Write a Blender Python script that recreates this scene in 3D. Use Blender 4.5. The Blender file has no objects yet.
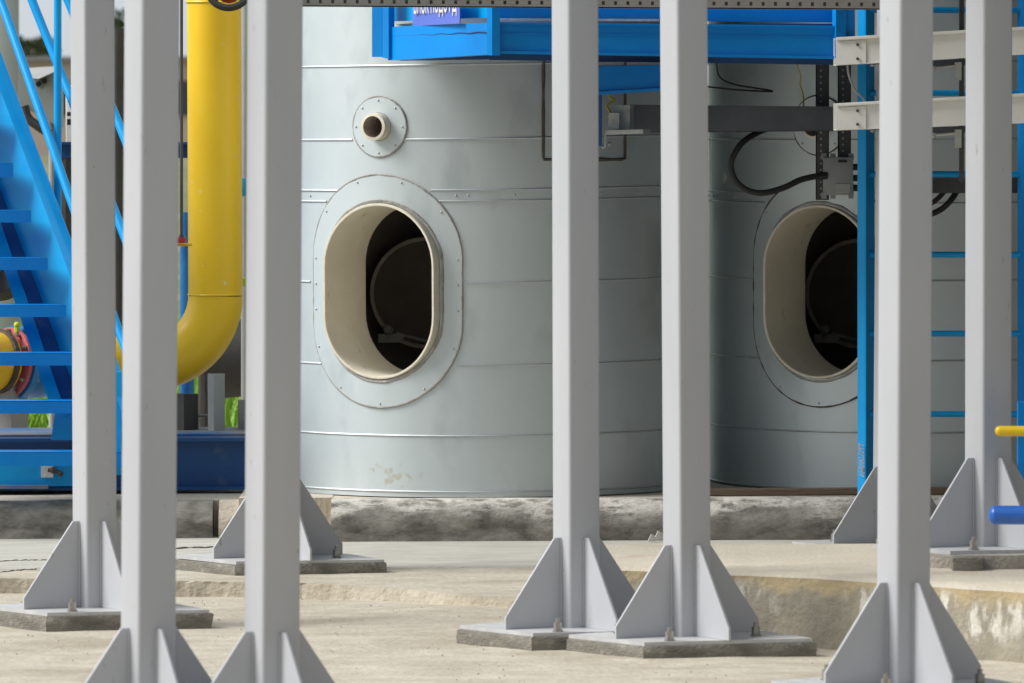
import bpy, bmesh, math, random
from mathutils import Vector, Matrix, noise
R = math.radians
S = bpy.context.scene
random.seed(4)

# ------------------------------------------------------------------ camera
CAMZ = 1.83
F = 6500.0
PITCH = math.atan(261.5 / F)
ROLL = R(0.25)
cam_d = bpy.data.cameras.new('camera')
cam = bpy.data.objects.new('camera', cam_d)
S.collection.objects.link(cam)
CAMM = Matrix.Translation((0, 0, CAMZ)) @ Matrix.Rotation(R(90) - PITCH, 4, 'X') @ Matrix.Rotation(-ROLL, 4, 'Z')
cam.matrix_world = CAMM
cam_d.sensor_width = 36
cam_d.lens = 36 * F / 1024
cam_d.clip_start = 1
cam_d.clip_end = 3000
cam_d.dof.use_dof = True
cam_d.dof.focus_distance = 24.6
cam_d.dof.aperture_fstop = 9.0
S.camera = cam
CR = CAMM.to_3x3()

def P(px, py, Y):
    """point at depth Y seen at pixel px,py of the photograph"""
    d = CR @ Vector(((px - 512) / F, -(py - 341.5) / F, -1))
    k = Y / d.y
    return Vector((d.x * k, Y, CAMZ + d.z * k))

def PZ(px, py, z):
    d = CR @ Vector(((px - 512) / F, -(py - 341.5) / F, -1))
    k = (z - CAMZ) / d.z
    return Vector((d.x * k, d.y * k, z))

TX1 = P(484, 400, 26.0).x      # axis of the left tank

# ------------------------------------------------------------------ world and sun
SUN_EL, SUN_AZ = R(42), R(-96)      # azimuth from +Y, clockwise positive: the sun is to the left, a little behind the camera
w = bpy.data.worlds.new('World'); S.world = w; w.use_nodes = True
nt = w.node_tree; bg = nt.nodes['Background']
sky = nt.nodes.new('ShaderNodeTexSky'); sky.sky_type = 'NISHITA'; sky.sun_disc = False
sky.sun_elevation = SUN_EL; sky.sun_rotation = SUN_AZ
sky.air_density = 1.0; sky.dust_density = 2.0; sky.ozone_density = 1.0
hs = nt.nodes.new('ShaderNodeHueSaturation'); hs.inputs['Saturation'].default_value = 0.35
nt.links.new(sky.outputs[0], hs.inputs['Color']); cl = nt.nodes.new('ShaderNodeMixRGB'); cl.inputs[0].default_value = .75; cl.inputs[2].default_value = (7.8, 8.4, 9.0, 1)   # thin bright cloud over the blue
nt.links.new(hs.outputs[0], cl.inputs[1]); nt.links.new(cl.outputs[0], bg.inputs[0])
bg.inputs[1].default_value = 0.1
sd = bpy.data.lights.new('sun', 'SUN'); sd.energy = 4.1; sd.angle = R(28); sd.color = (1, .975, .94)
so = bpy.data.objects.new('sun', sd); S.collection.objects.link(so)
sdir = Vector((math.sin(SUN_AZ) * math.cos(SUN_EL), math.cos(SUN_AZ) * math.cos(SUN_EL), math.sin(SUN_EL)))
so.rotation_euler = (-sdir).to_track_quat('-Z', 'Y').to_euler(); so.location = sdir * 60
S.view_settings.view_transform = 'Standard'; S.view_settings.look = 'None'
S.view_settings.exposure = 0.0; S.view_settings.gamma = 1
S.render.engine = 'CYCLES'

# ------------------------------------------------------------------ materials
def mat(name, col, rough=.5, metal=0., col2=None, nscale=6., namt=.5, bump=0., bscale=60., spec=.5, stretch=(1, 1, 1),
        thr=None, col3=None, s3=2., t3=(.55, .7), rnd=False):
    m = bpy.data.materials.new(name); m.use_nodes = True
    t = m.node_tree; b = t.nodes['Principled BSDF']
    b.inputs['Roughness'].default_value = rough; b.inputs['Metallic'].default_value = metal
    b.inputs['Specular IOR Level'].default_value = spec
    tc = t.nodes.new('ShaderNodeTexCoord'); mp = t.nodes.new('ShaderNodeMapping')
    mp.inputs['Scale'].default_value = stretch
    t.links.new(tc.outputs['Object'], mp.inputs[0])
    if rnd:
        oi = t.nodes.new('ShaderNodeObjectInfo'); ml = t.nodes.new('ShaderNodeMath'); ml.operation = 'MULTIPLY'; ml.inputs[1].default_value = 37
        t.links.new(oi.outputs['Random'], ml.inputs[0]); t.links.new(ml.outputs[0], mp.inputs['Location'])
    if col2 is not None:
        n = t.nodes.new('ShaderNodeTexNoise'); n.inputs['Scale'].default_value = nscale; n.inputs['Detail'].default_value = 8
        n.inputs['Roughness'].default_value = .62
        t.links.new(mp.outputs[0], n.inputs['Vector'])
        rp = t.nodes.new('ShaderNodeValToRGB')
        lo, hi = thr if thr else (.5 - .25 * namt - .05, .5 + .25 * namt + .05)
        rp.color_ramp.elements[0].position = lo; rp.color_ramp.elements[1].position = hi
        rp.color_ramp.elements[0].color = (*col, 1); rp.color_ramp.elements[1].color = (*col2, 1)
        t.links.new(n.outputs[0], rp.inputs[0])
        out = rp.outputs[0]
        if col3 is not None:
            n3 = t.nodes.new('ShaderNodeTexNoise'); n3.inputs['Scale'].default_value = s3; n3.inputs['Detail'].default_value = 6
            pass
            t.links.new(mp.outputs[0], n3.inputs['Vector'])
            mr = t.nodes.new('ShaderNodeMapRange'); mr.inputs[1].default_value = t3[0]; mr.inputs[2].default_value = t3[1]
            t.links.new(n3.outputs[0], mr.inputs[0])
            mx = t.nodes.new('ShaderNodeMixRGB'); mx.inputs[2].default_value = (*col3, 1)
            t.links.new(mr.outputs[0], mx.inputs[0]); t.links.new(out, mx.inputs[1]); out = mx.outputs[0]
        t.links.new(out, b.inputs['Base Color'])
        mr2 = t.nodes.new('ShaderNodeMapRange'); mr2.inputs[3].default_value = max(.05, rough - .08); mr2.inputs[4].default_value = min(1, rough + .1)
        t.links.new(n.outputs[0], mr2.inputs[0]); t.links.new(mr2.outputs[0], b.inputs['Roughness'])
    else:
        b.inputs['Base Color'].default_value = (*col, 1)
    if bump:
        n2 = t.nodes.new('ShaderNodeTexNoise'); n2.inputs['Scale'].default_value = bscale; n2.inputs['Detail'].default_value = 6
        t.links.new(mp.outputs[0], n2.inputs['Vector'])
        bp = t.nodes.new('ShaderNodeBump'); bp.inputs['Strength'].default_value = bump; bp.inputs['Distance'].default_value = .02
        t.links.new(n2.outputs[0], bp.inputs['Height']); t.links.new(bp.outputs[0], b.inputs['Normal'])
    return m

M = {}
M['post'] = mat('grey_post_paint', (.425, .435, .46), .42, col2=(.47, .478, .50), nscale=3, bump=.03, bscale=90, stretch=(1, 1, .3), col3=(.30, .29, .28), s3=55, t3=(.70, .75), rnd=True)
M['plate'] = mat('base_plate_paint', (.42, .42, .43), .5, col2=(.55, .55, .54), nscale=18)
M['bolt'] = mat('zinc_bolt', (.45, .44, .42), .4, .8, col2=(.3, .27, .24), nscale=80)
M['pad'] = mat('pad_concrete', (.13, .12, .10), .9, col2=(.27, .25, .21), nscale=9, bump=.5, bscale=70, stretch=(1, 1, 2.5), col3=(.38, .35, .30), s3=14, t3=(.62, .78))
M['padlight'] = mat('mortar_bed', (.33, .30, .26), .95, col2=(.42, .39, .34), nscale=9, bump=.5, bscale=70)
M['sand'] = mat('dusty_concrete', (.37, .325, .25), .95, col2=(.60, .55, .45), nscale=8, bump=.45, bscale=50, stretch=(.7, 1, 1), col3=(.31, .265, .19), s3=2.6, t3=(.50, .78), namt=1)
M['plank'] = mat('grey_concrete_slabs', (.36, .35, .30), .95, col2=(.56, .545, .48), nscale=8, bump=.3, bscale=60, stretch=(.5, 2, 1), col3=(.38, .35, .30), s3=9, t3=(.55, .8), namt=1)
M['raise'] = mat('peach_concrete', (.46, .41, .32), .95, col2=(.58, .53, .435), nscale=3, bump=.3, bscale=60, col3=(.46, .37, .27), s3=7, t3=(.55, .8), namt=1)
M['galv'] = mat('galvanised_sheet', (.57, .63, .645), .56, .88, col2=(.68, .73, .74), nscale=2.4, bump=.10, bscale=3.5, col3=(.48, .53, .54), s3=5, t3=(.55, .8), namt=1, stretch=(1, 1, .6))
M['seam'] = mat('seam_metal', (.52, .55, .56), .5, .6, col2=(.44, .47, .48), nscale=20)
M['seal'] = mat('brown_sealant', (.27, .25, .225), .8, col2=(.42, .40, .37), nscale=30, bump=.4)
M['sealdark'] = mat('dark_sealant', (.06, .045, .035), .8, col2=(.12, .10, .08), nscale=30, bump=.4)
M['cream'] = mat('cream_primer', (.82, .77, .64), .5, col2=(.70, .64, .50), nscale=7, col3=(.40, .26, .12), s3=9, t3=(.66, .78), bump=.05, namt=1)
M['rim'] = mat('rim_paint', (.82, .78, .66), .5, col2=(.64, .56, .42), nscale=30, namt=1)
M['inside'] = mat('dark_lining', (.24, .215, .195), .6, col2=(.32, .29, .265), nscale=6)
M['insidem'] = mat('lining_ring', (.50, .44, .38), .5, col2=(.36, .31, .26), nscale=16)
M['yellow'] = mat('yellow_pipe_paint', (.88, .535, .012), .36, col2=(.92, .585, .02), nscale=3, bump=.02, col3=(.80, .68, .36), s3=26, t3=(.695, .73))
M['yellow2'] = mat('yellow_gloss', (.80, .55, .01), .35, col2=(.74, .48, .01), nscale=5)
M['blue'] = mat('platform_blue', (.0, .23, .70), .34, spec=.25, col2=(.0, .27, .77), nscale=4, bump=.02, col3=(.0, .30, .80), s3=3, t3=(.5, .8))
M['bluestair'] = mat('stair_blue', (.0, .31, .66), .34, spec=.3, col2=(.004, .37, .72), nscale=2.5, bump=.02, col3=(.0, .25, .68), s3=4, t3=(.5, .75))
M['bluerail'] = mat('rail_blue', (.0, .31, .72), .34, spec=.3, col2=(.006, .36, .78), nscale=6)
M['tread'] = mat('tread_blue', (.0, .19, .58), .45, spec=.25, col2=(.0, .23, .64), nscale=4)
M['navy'] = mat('shaded_skid_blue', (.003, .055, .20), .45, col2=(.006, .08, .25), nscale=3, col3=(.10, .14, .22), s3=10, t3=(.62, .8))  # skid blue made darker to hold the shade on the beam
M['navytop'] = mat('worn_skid_top', (.13, .15, .18), .6, col2=(.22, .23, .25), nscale=4, col3=(.03, .14, .36), s3=3, t3=(.55, .7))
M['barblue'] = mat('barrier_blue', (.02, .12, .50), .3, col2=(.03, .15, .55), nscale=8)
M['tray'] = mat('white_galvanised_tray', (.72, .72, .69), .5, .15, col2=(.80, .80, .76), nscale=14, bump=.03, namt=1)
M['traydark'] = mat('dark_tray_steel', (.07, .08, .095), .45, .35, col2=(.10, .11, .125), nscale=6, stretch=(1, 1, 1))
M['perf'] = mat('perforated_rail_steel', (.30, .29, .28), .5, .5, col2=(.36, .35, .33), nscale=12)
M['strut'] = mat('dark_strut', (.06, .062, .065), .5, .4, col2=(.10, .10, .10), nscale=12)
M['box'] = mat('grey_box', (.26, .27, .265), .5, .1, col2=(.30, .31, .30), nscale=10)
M['silver'] = mat('silver_steel', (.55, .57, .56), .4, .6, col2=(.40, .42, .41), nscale=30)
M['black'] = mat('black_rubber', (.012, .011, .011), .5, col2=(.02, .018, .016), nscale=20)
M['wirey'] = mat('yellow_green_wire', (.38, .34, .03), .5)
M['wirew'] = mat('pale_cable', (.45, .45, .42), .5)
M['white'] = mat('white_paint', (.80, .80, .78), .6, col2=(.62, .60, .55), nscale=12, bump=.2)
M['red'] = mat('red_paint', (.55, .03, .03), .45, col2=(.40, .02, .02), nscale=20)
M['pink'] = mat('faded_red_gasket', (.52, .10, .12), .6, col2=(.60, .16, .18), nscale=12)
M['valveblue'] = mat('valve_blue', (.008, .13, .42), .4, col2=(.03, .26, .60), nscale=9)
M['greymach'] = mat('grey_machinery', (.30, .30, .29), .6, col2=(.38, .38, .365), nscale=5)
M['darkmach'] = mat('dark_machinery', (.04, .037, .035), .6, col2=(.08, .072, .065), nscale=9, namt=1)
M['greycol'] = mat('greenish_grey_steel', (.36, .38, .36), .6, col2=(.40, .42, .40), nscale=3)
M['lime'] = mat('lime_plastic', (.50, .60, .02), .5)
M['cyan'] = mat('cyan_plastic', (.04, .38, .65), .5)
M['sign'] = mat('violet_blue_sign', (.10, .16, .62), .25, col2=(.14, .20, .66), nscale=2)
M['grassy'] = mat('grassland', (.09, .13, .03), .95, col2=(.16, .15, .08), nscale=.8, bump=.3, bscale=8, col3=(.24, .21, .14), s3=.35, t3=(.5, .65))
M['blade'] = mat('grass_blades', (.15, .34, .02), .7, col2=(.30, .48, .05), nscale=3, namt=1)
M['leaf'] = mat('tree_leaves', (.06, .09, .035), .8, col2=(.11, .13, .06), nscale=.4, namt=1)
M['bark'] = mat('bark', (.14, .12, .10), .9, col2=(.2, .17, .14), nscale=5)
M['farwall'] = mat('far_beige_wall', (.48, .38, .31), .9, col2=(.52, .42, .35), nscale=.2)
M['farroof'] = mat('far_grey_roof', (.26, .26, .26), .9, col2=(.3, .3, .3), nscale=.2)
M['glass'] = mat('far_window_glass', (.05, .06, .07), .2)
M['tan'] = mat('tan_mortar', (.46, .40, .31), .95, col2=(.56, .50, .41), nscale=8, bump=.5, bscale=50)
M['plankwood'] = mat('brown_board', (.12, .085, .06), .9, col2=(.24, .18, .13), nscale=9, stretch=(.3, 3, 3), namt=1, bump=.4)
M['blockerwall'] = mat('blocker_grey', (.17, .175, .18), .9, col2=(.21, .215, .22), nscale=2)
M['twig'] = mat('dry_twig', (.16, .11, .07), .9)
M['pebble'] = mat('pebbles', (.34, .31, .26), .95, col2=(.52, .48, .41), nscale=40)

def kerbmat(tw=.322):
    """dark mortar with old whitewash left along its upper edge"""
    m = bpy.data.materials.new('kerb_mortar'); m.use_nodes = True
    t = m.node_tree; b = t.nodes['Principled BSDF']; b.inputs['Roughness'].default_value = .95
    tc = t.nodes.new('ShaderNodeTexCoord'); sp = t.nodes.new('ShaderNodeSeparateXYZ'); t.links.new(tc.outputs['Object'], sp.inputs[0])
    mp = t.nodes.new('ShaderNodeMapping'); mp.inputs['Scale'].default_value = (1, 1, 2.2); t.links.new(tc.outputs['Object'], mp.inputs[0])
    n = t.nodes.new('ShaderNodeTexNoise'); n.inputs['Scale'].default_value = 7; n.inputs['Detail'].default_value = 10; n.inputs['Roughness'].default_value = .7
    t.links.new(mp.outputs[0], n.inputs['Vector'])
    rp = t.nodes.new('ShaderNodeValToRGB'); rp.color_ramp.elements[0].position = .36; rp.color_ramp.elements[1].position = .68
    rp.color_ramp.elements[0].color = (.12, .112, .098, 1); rp.color_ramp.elements[1].color = (.38, .36, .315, 1)
    t.links.new(n.outputs[0], rp.inputs[0])
    n2 = t.nodes.new('ShaderNodeTexNoise'); n2.inputs['Scale'].default_value = 5.5; n2.inputs['Detail'].default_value = 12; n2.inputs['Roughness'].default_value = .68
    mp2 = t.nodes.new('ShaderNodeMapping'); mp2.inputs['Scale'].default_value = (.55, 1, 1.6); t.links.new(tc.outputs['Object'], mp2.inputs[0]); t.links.new(mp2.outputs[0], n2.inputs['Vector'])
    ma = t.nodes.new('ShaderNodeMath'); ma.operation = 'MULTIPLY'; ma.inputs[1].default_value = .34
    t.links.new(n2.outputs[0], ma.inputs[0])
    ad = t.nodes.new('ShaderNodeMath'); ad.operation = 'ADD'; t.links.new(ma.outputs[0], ad.inputs[0]); t.links.new(sp.outputs['Z'], ad.inputs[1])
    mr = t.nodes.new('ShaderNodeMapRange'); mr.inputs[1].default_value = tw; mr.inputs[2].default_value = tw + .02
    t.links.new(ad.outputs[0], mr.inputs[0])
    mx = t.nodes.new('ShaderNodeMixRGB'); mx.inputs[2].default_value = (.66, .63, .57, 1)
    n4 = t.nodes.new('ShaderNodeTexNoise'); n4.inputs['Scale'].default_value = 22; n4.inputs['Detail'].default_value = 8; n4.inputs['Roughness'].default_value = .7; t.links.new(mp2.outputs[0], n4.inputs['Vector'])
    ch = t.nodes.new('ShaderNodeMapRange'); ch.inputs[1].default_value = .62; ch.inputs[2].default_value = .46; t.links.new(n4.outputs[0], ch.inputs[0])
    pr_ = t.nodes.new('ShaderNodeMath'); pr_.operation = 'MULTIPLY'; t.links.new(mr.outputs[0], pr_.inputs[0]); t.links.new(ch.outputs[0], pr_.inputs[1])
    t.links.new(pr_.outputs[0], mx.inputs[0]); t.links.new(rp.outputs[0], mx.inputs[1]); t.links.new(mx.outputs[0], b.inputs['Base Color'])
    bp = t.nodes.new('ShaderNodeBump'); bp.inputs['Strength'].default_value = .8; bp.inputs['Distance'].default_value = .02
    t.links.new(n.outputs[0], bp.inputs['Height']); t.links.new(bp.outputs[0], b.inputs['Normal'])
    return m
M['kerb'] = kerbmat(); M['kerb2'] = kerbmat(.372)

def facemat():
    """front of the raised slab: ochre line of damp below the top, white efflorescence runs, grey below"""
    m = bpy.data.materials.new('stained_slab_face'); m.use_nodes = True
    t = m.node_tree; b = t.nodes['Principled BSDF']; b.inputs['Roughness'].default_value = .95
    tc = t.nodes.new('ShaderNodeTexCoord'); sp = t.nodes.new('ShaderNodeSeparateXYZ'); t.links.new(tc.outputs['Object'], sp.inputs[0])
    def nz(scale, st, det=8, ro=.65):
        mp = t.nodes.new('ShaderNodeMapping'); mp.inputs['Scale'].default_value = st; t.links.new(tc.outputs['Object'], mp.inputs[0])
        n = t.nodes.new('ShaderNodeTexNoise'); n.inputs['Scale'].default_value = scale; n.inputs['Detail'].default_value = det; n.inputs['Roughness'].default_value = ro
        t.links.new(mp.outputs[0], n.inputs['Vector']); return n.outputs[0]
    def ramp(i, lo, hi):
        mr = t.nodes.new('ShaderNodeMapRange'); mr.inputs[1].default_value = lo; mr.inputs[2].default_value = hi; t.links.new(i, mr.inputs[0]); return mr.outputs[0]
    def mix(f, a, c, isc=False):
        mx = t.nodes.new('ShaderNodeMixRGB'); t.links.new(f, mx.inputs[0])
        if isc: t.links.new(a, mx.inputs[1])
        else: mx.inputs[1].default_value = (*a, 1)
        mx.inputs[2].default_value = (*c, 1); return mx.outputs[0]
    def mul(a, c):
        q = t.nodes.new('ShaderNodeMath'); q.operation = 'MULTIPLY'; t.links.new(a, q.inputs[0]); t.links.new(c, q.inputs[1]); return q.outputs[0]
    base = mix(ramp(nz(5, (1, 1, .5)), .35, .7), (.25, .23, .18), (.44, .40, .31))
    runs = ramp(nz(15, (1, 1, .35), 6), .50, .58)
    zone = ramp(nz(2.6, (1, 1, 1), 3), .38, .50)
    hb = t.nodes.new('ShaderNodeMapRange'); hb.inputs[1].default_value = .06; hb.inputs[2].default_value = .11; t.links.new(sp.outputs['Z'], hb.inputs[0])
    white = mix(mul(mul(runs, zone), hb.outputs[0]), base, (.66, .63, .56), True)
    wob = nz(6, (1, 1, 1), 4)
    q = t.nodes.new('ShaderNodeMath'); q.operation = 'MULTIPLY_ADD'; q.inputs[1].default_value = .16; t.links.new(wob, q.inputs[0]); t.links.new(sp.outputs['Z'], q.inputs[2])
    och = mix(ramp(q.outputs[0], .262, .305), white, (.47, .38, .23), True)
    t.links.new(och, b.inputs['Base Color'])
    bp = t.nodes.new('ShaderNodeBump'); bp.inputs['Strength'].default_value = .5; bp.inputs['Distance'].default_value = .02
    t.links.new(nz(30, (1, 1, 1)), bp.inputs['Height']); t.links.new(bp.outputs[0], b.inputs['Normal'])
    return m
M['face'] = facemat()

# ------------------------------------------------------------------ mesh helpers
class MB:
    def __init__(s): s.bm = bmesh.new()
    def box(s, c, size, rz=0, rot=None, bev=0):
        mt = Matrix.Translation(c) @ (rot.to_4x4() if rot else Matrix.Rotation(rz, 4, 'Z')) @ Matrix.Diagonal((*size, 1))
        r = bmesh.ops.create_cube(s.bm, size=1, matrix=mt)
        if bev:
            vs = set(r['verts']); es = [e for e in s.bm.edges if e.verts[0] in vs and e.verts[1] in vs]
            bmesh.ops.bevel(s.bm, geom=es, offset=bev, segments=2, affect='EDGES', profile=.5)
        return s
    def prism(s, pts, vec):
        """closed outline pts (3D) swept by vec"""
        a = [s.bm.verts.new(p) for p in pts]; b = [s.bm.verts.new(Vector(p) + Vector(vec)) for p in pts]
        n = len(pts)
        s.bm.faces.new(a[::-1]); s.bm.faces.new(b)
        for i in range(n): s.bm.faces.new((a[i], a[(i + 1) % n], b[(i + 1) % n], b[i]))
        return s
    def panel(s, px0, t0, b0, Y0, px1, t1, b1, Y1, th=.01):
        pts = [P(px0, b0, Y0), P(px1, b1, Y1), P(px1, t1, Y1), P(px0, t0, Y0)]
        n = (pts[1] - pts[0]).cross(pts[3] - pts[0]).normalized()
        if n.y < 0: n = -n
        return s.prism(pts, n * th)
    def tube(s, path, r, n=12, cap=True, rfun=None, closed=False):
        path = [Vector(p) for p in path]; m = len(path); rings = []; up = None
        for i, p in enumerate(path):
            if closed: t = path[(i + 1) % m] - path[i - 1]
            else: t = path[min(i + 1, m - 1)] - path[max(i - 1, 0)]
            t.normalize()
            if up is None:
                up = Vector((0, 0, 1)) if abs(t.z) < .9 else Vector((1, 0, 0))
            sd = t.cross(up).normalized(); up = sd.cross(t).normalized()
            rr = rfun(i) if rfun else r
            rings.append([s.bm.verts.new(p + (sd * math.cos(a) + up * math.sin(a)) * rr) for a in [2 * math.pi * k / n for k in range(n)]])
        for i in range(m if closed else m - 1):
            A, B = rings[i], rings[(i + 1) % m]
            for k in range(n): s.bm.faces.new((A[k], A[(k + 1) % n], B[(k + 1) % n], B[k]))
        if cap and not closed:
            s.bm.faces.new(rings[0][::-1]); s.bm.faces.new(rings[-1])
        return s
    def ball(s, c, r, sc=(1, 1, 1), u=10, v=6):
        bmesh.ops.create_uvsphere(s.bm, u_segments=u, v_segments=v, radius=r, matrix=Matrix.Translation(c) @ Matrix.Diagonal((*sc, 1))); return s
    def build(s, name, m, parent=None, smooth=35):
        bmesh.ops.recalc_face_normals(s.bm, faces=s.bm.faces[:])
        if parent is not None and not getattr(s, 'local', False):
            s.bm.transform(WM(parent).inverted())
        me = bpy.data.meshes.new(name); s.bm.to_mesh(me); s.bm.free()
        if smooth:
            for p in me.polygons: p.use_smooth = True
            me.set_sharp_from_angle(angle=R(smooth))
        me.materials.append(M[m] if isinstance(m, str) else m)
        o = bpy.data.objects.new(name, me); S.collection.objects.link(o)
        if parent is not None: o.parent = parent
        return o

def WM(o):
    m = o.matrix_basis.copy()
    return WM(o.parent) @ m if o.parent else m
RIV = {}
def rivet(p, r_, parent, name='rivet', m='seam'):
    k = (round(r_ * 1e4), m)
    if k not in RIV:
        bm = bmesh.new(); bmesh.ops.create_uvsphere(bm, u_segments=8, v_segments=5, radius=r_); me = bpy.data.meshes.new(name); bm.to_mesh(me); bm.free()
        for f in me.polygons: f.use_smooth = True
        me.materials.append(M[m]); RIV[k] = me
    o = bpy.data.objects.new(name, RIV[k]); S.collection.objects.link(o); o.parent = parent; o.location = WM(parent).inverted() @ Vector(p)
def L():
    m = MB(); m.local = True; return m
def tag(o, label, cat, group=None):
    o['label'] = label; o['category'] = cat
    if group: o['group'] = group
    return o
def thing(name, label, cat, loc=(0, 0, 0), group=None):
    o = bpy.data.objects.new(name, None); S.collection.objects.link(o); o.location = loc; o.empty_display_size = .1
    return tag(o, label, cat, group)
def struct(o, kind='structure'):
    o['kind'] = kind; return o
def smoothpath(pts, n=6):
    """Catmull-Rom"""
    pts = [Vector(p) for p in pts]; out = []
    q = [pts[0] * 2 - pts[1]] + pts + [pts[-1] * 2 - pts[-2]]
    for i in range(1, len(q) - 2):
        for k in range(n):
            t = k / n; a, b, c, d = q[i - 1], q[i], q[i + 1], q[i + 2]
            out.append(.5 * ((2 * b) + (c - a) * t + (2 * a - 5 * b + 4 * c - d) * t * t + (3 * b - a - 3 * c + d) * t ** 3))
    out.append(pts[-1]); return out

# ------------------------------------------------------------------ ground
m = MB(); m.prism([(-900, -5, -.30), (900, -5, -.30), (900, 2500, -.30), (-900, 2500, -.30)], (0, 0, .2))
struct(m.build('ground', 'grassy', smooth=0))
EDGE = [PZ(-260, 577, .056), PZ(110, 579, .056), PZ(190, 581, .056), PZ(302, 582.5, .056), PZ(400, 589, .056), PZ(508, 598, .056), PZ(640, 607, .056), PZ(760, 616, .056)]

def sheet(name, x0, x1, y0, y1, z, nx, ny, m, amp=.004, keep=None, warp=None, base=-.25):
    bm = bmesh.new(); vs = []
    for j in range(ny + 1):
        row = []
        for i in range(nx + 1):
            x = x0 + (x1 - x0) * i / nx; y = y0 + (y1 - y0) * j / ny
            h = noise.fractal(Vector((x * 1.7, y * 1.7, z)), 1, 2, 5) * amp
            h += .020 * min(1, max(0, (22.9 - y) / .6)) if y > 18 else .020
            if i in (0, nx) or j in (0, ny): h = 0
            row.append(bm.verts.new((x, y, z + h)))
        vs.append(row)
    for j in range(ny):
        for i in range(nx): bm.faces.new((vs[j][i], vs[j][i + 1], vs[j + 1][i + 1], vs[j + 1][i]))
    # skirt down to base
    ring = [vs[0][i] for i in range(nx + 1)] + [vs[j][nx] for j in range(1, ny + 1)] + [vs[ny][i] for i in range(nx - 1, -1, -1)] + [vs[j][0] for j in range(ny - 1, 0, -1)]
    lo = [bm.verts.new((v.co.x, v.co.y, base)) for v in ring]
    for i in range(len(ring)):
        k = (i + 1) % len(ring); bm.faces.new((ring[i], lo[i], lo[k], ring[k]))
    o = MB(); o.bm.free(); o.bm = bm
    return struct(o.build(name, m, smooth=50))
sheet('pavement', -7, 7, 2, 23.4, 0, 150, 230, 'sand', .007)
# rear slabs: three long strips with open joints
def strip(name, front, back, z, m, th=.2):
    pts = front + back[::-1]
    mb = MB(); mb.prism([(p[0], p[1], z - th) for p in pts], (0, 0, th))
    bmesh.ops.bevel(mb.bm, geom=[e for e in mb.bm.edges if abs(e.verts[0].co.z - z) < 1e-4 and abs(e.verts[1].co.z - z) < 1e-4], offset=.006, segments=1, affect='EDGES')
    return mb.build(name, m, smooth=0)
# jagged broken lip
lip = []
for a, b in zip(EDGE[:-1], EDGE[1:]):
    n = max(2, int((b - a).length / .02))
    for k in range(n):
        p = a.lerp(b, k / n); d = noise.noise(p * 5) * .022 + noise.noise(p * 21) * .006
        lip.append((p.x, p.y + d))
Y1, Y2 = 23.62, 24.36
XL, XR = -4.5, 4.5
front = [(XL, 22.97)] + lip + [(XR, 22.3)]
struct(strip('pavement_slab', front, [(XL, Y1), (XR, Y1)], .056, 'sand'))
struct(strip('pavement_slab', [(XL, Y1 + .009), (XR, Y1 + .009)], [(XL, Y2), (XR, Y2 + .03)], .058, 'plank'))
struct(strip('pavement_slab', [(XL, Y2 + .008), (XR, Y2 + .038)], [(XL, 25.6), (XR, 25.6)], .056, 'plank'))
# hairline surface cracks of the old slabs
for (pts, z) in [([(-40, 573), (0, 572), (30, 569.5), (58, 568), (110, 566)], .0565),
                 ([(120, 551), (190, 547.5), (260, 547)], .0585), ([(-20, 562), (20, 560.5), (60, 560)], .0585),
                 ([(640, 549), (700, 550.5), (780, 549.6), (850, 551)], .0575)]:
    q = [PZ(v.x, v.y + noise.noise(Vector((v.x * .35, z * 99, 0))) * .9, z) for v in smoothpath([(a, b, 0) for a, b in pts], 14)]
    mb = MB(); mb.tube(q, .003, 4, rfun=lambda i: max(.0006, .0026 + .003 * noise.noise(Vector((i * .6, z * 50, 3)))))
    struct(mb.build('pavement_crack', 'sealdark', smooth=0), 'stuff')

# raised slab at the right
fr = [PZ(590, 566, .25), PZ(640, 567.5, .25), PZ(720, 571, .25), PZ(817, 575, .25), PZ(930, 583, .25), PZ(1024, 589, .25), PZ(1250, 603, .25)]
fr2 = []
for a, b in zip(fr[:-1], fr[1:]):
    n = max(2, int((b - a).length / .05))
    for k in range(n):
        p = a.lerp(b, k / n); d = noise.noise(p * 7) * .018 + noise.noise(p * 23) * .009
        fr2.append(Vector((p.x, p.y + d, 0)))
fr2.append(fr[-1])
bk = [(fr[-1].x, 22.05), (fr[0].x, 22.05)]
mb = MB()
N = len(fr2); lev = [(-.1, 0), (.02, .012), (.08, .0), (.15, .006), (.20, -.004), (.238, 0)]
rows = [[mb.bm.verts.new((v.x, v.y - o + noise.noise(Vector((v.x * 8, z * 20, 1))) * .012, z)) for v in fr2] for z, o in lev]
for j in range(len(rows) - 1):
    for i in range(N - 1): mb.bm.faces.new((rows[j][i], rows[j][i + 1], rows[j + 1][i + 1], rows[j + 1][i]))
# end return on the left
l0 = [mb.bm.verts.new((fr[0].x, 22.05, z)) for z, o in lev]
for j in range(len(rows) - 1): mb.bm.faces.new((l0[j], rows[j][0], rows[j + 1][0], l0[j + 1]))
tp = rows[-1]
top = MB()
t0 = [top.bm.verts.new(v.co) for v in tp]; t1 = [top.bm.verts.new((v.co.x, v.co.y + .035, .25 + noise.noise(v.co * 12) * .003)) for v in tp]
t2 = [top.bm.verts.new((v.co.x, 22.05, .25)) for v in tp]; t3 = [top.bm.verts.new((v.co.x, 22.05, 0)) for v in tp]
for i in range(N - 1):
    for A, B in ((t0, t1), (t1, t2), (t2, t3)): top.bm.faces.new((A[i], A[i + 1], B[i + 1], B[i]))
rs = thing('raised_slab', 'raised concrete slab with peach top and stained ochre face at right', 'slab', (1.2, 21.5, 0))
mb.build('slab_face', 'face', rs, smooth=60); top.build('slab_top', 'raise', rs, smooth=40)

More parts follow.
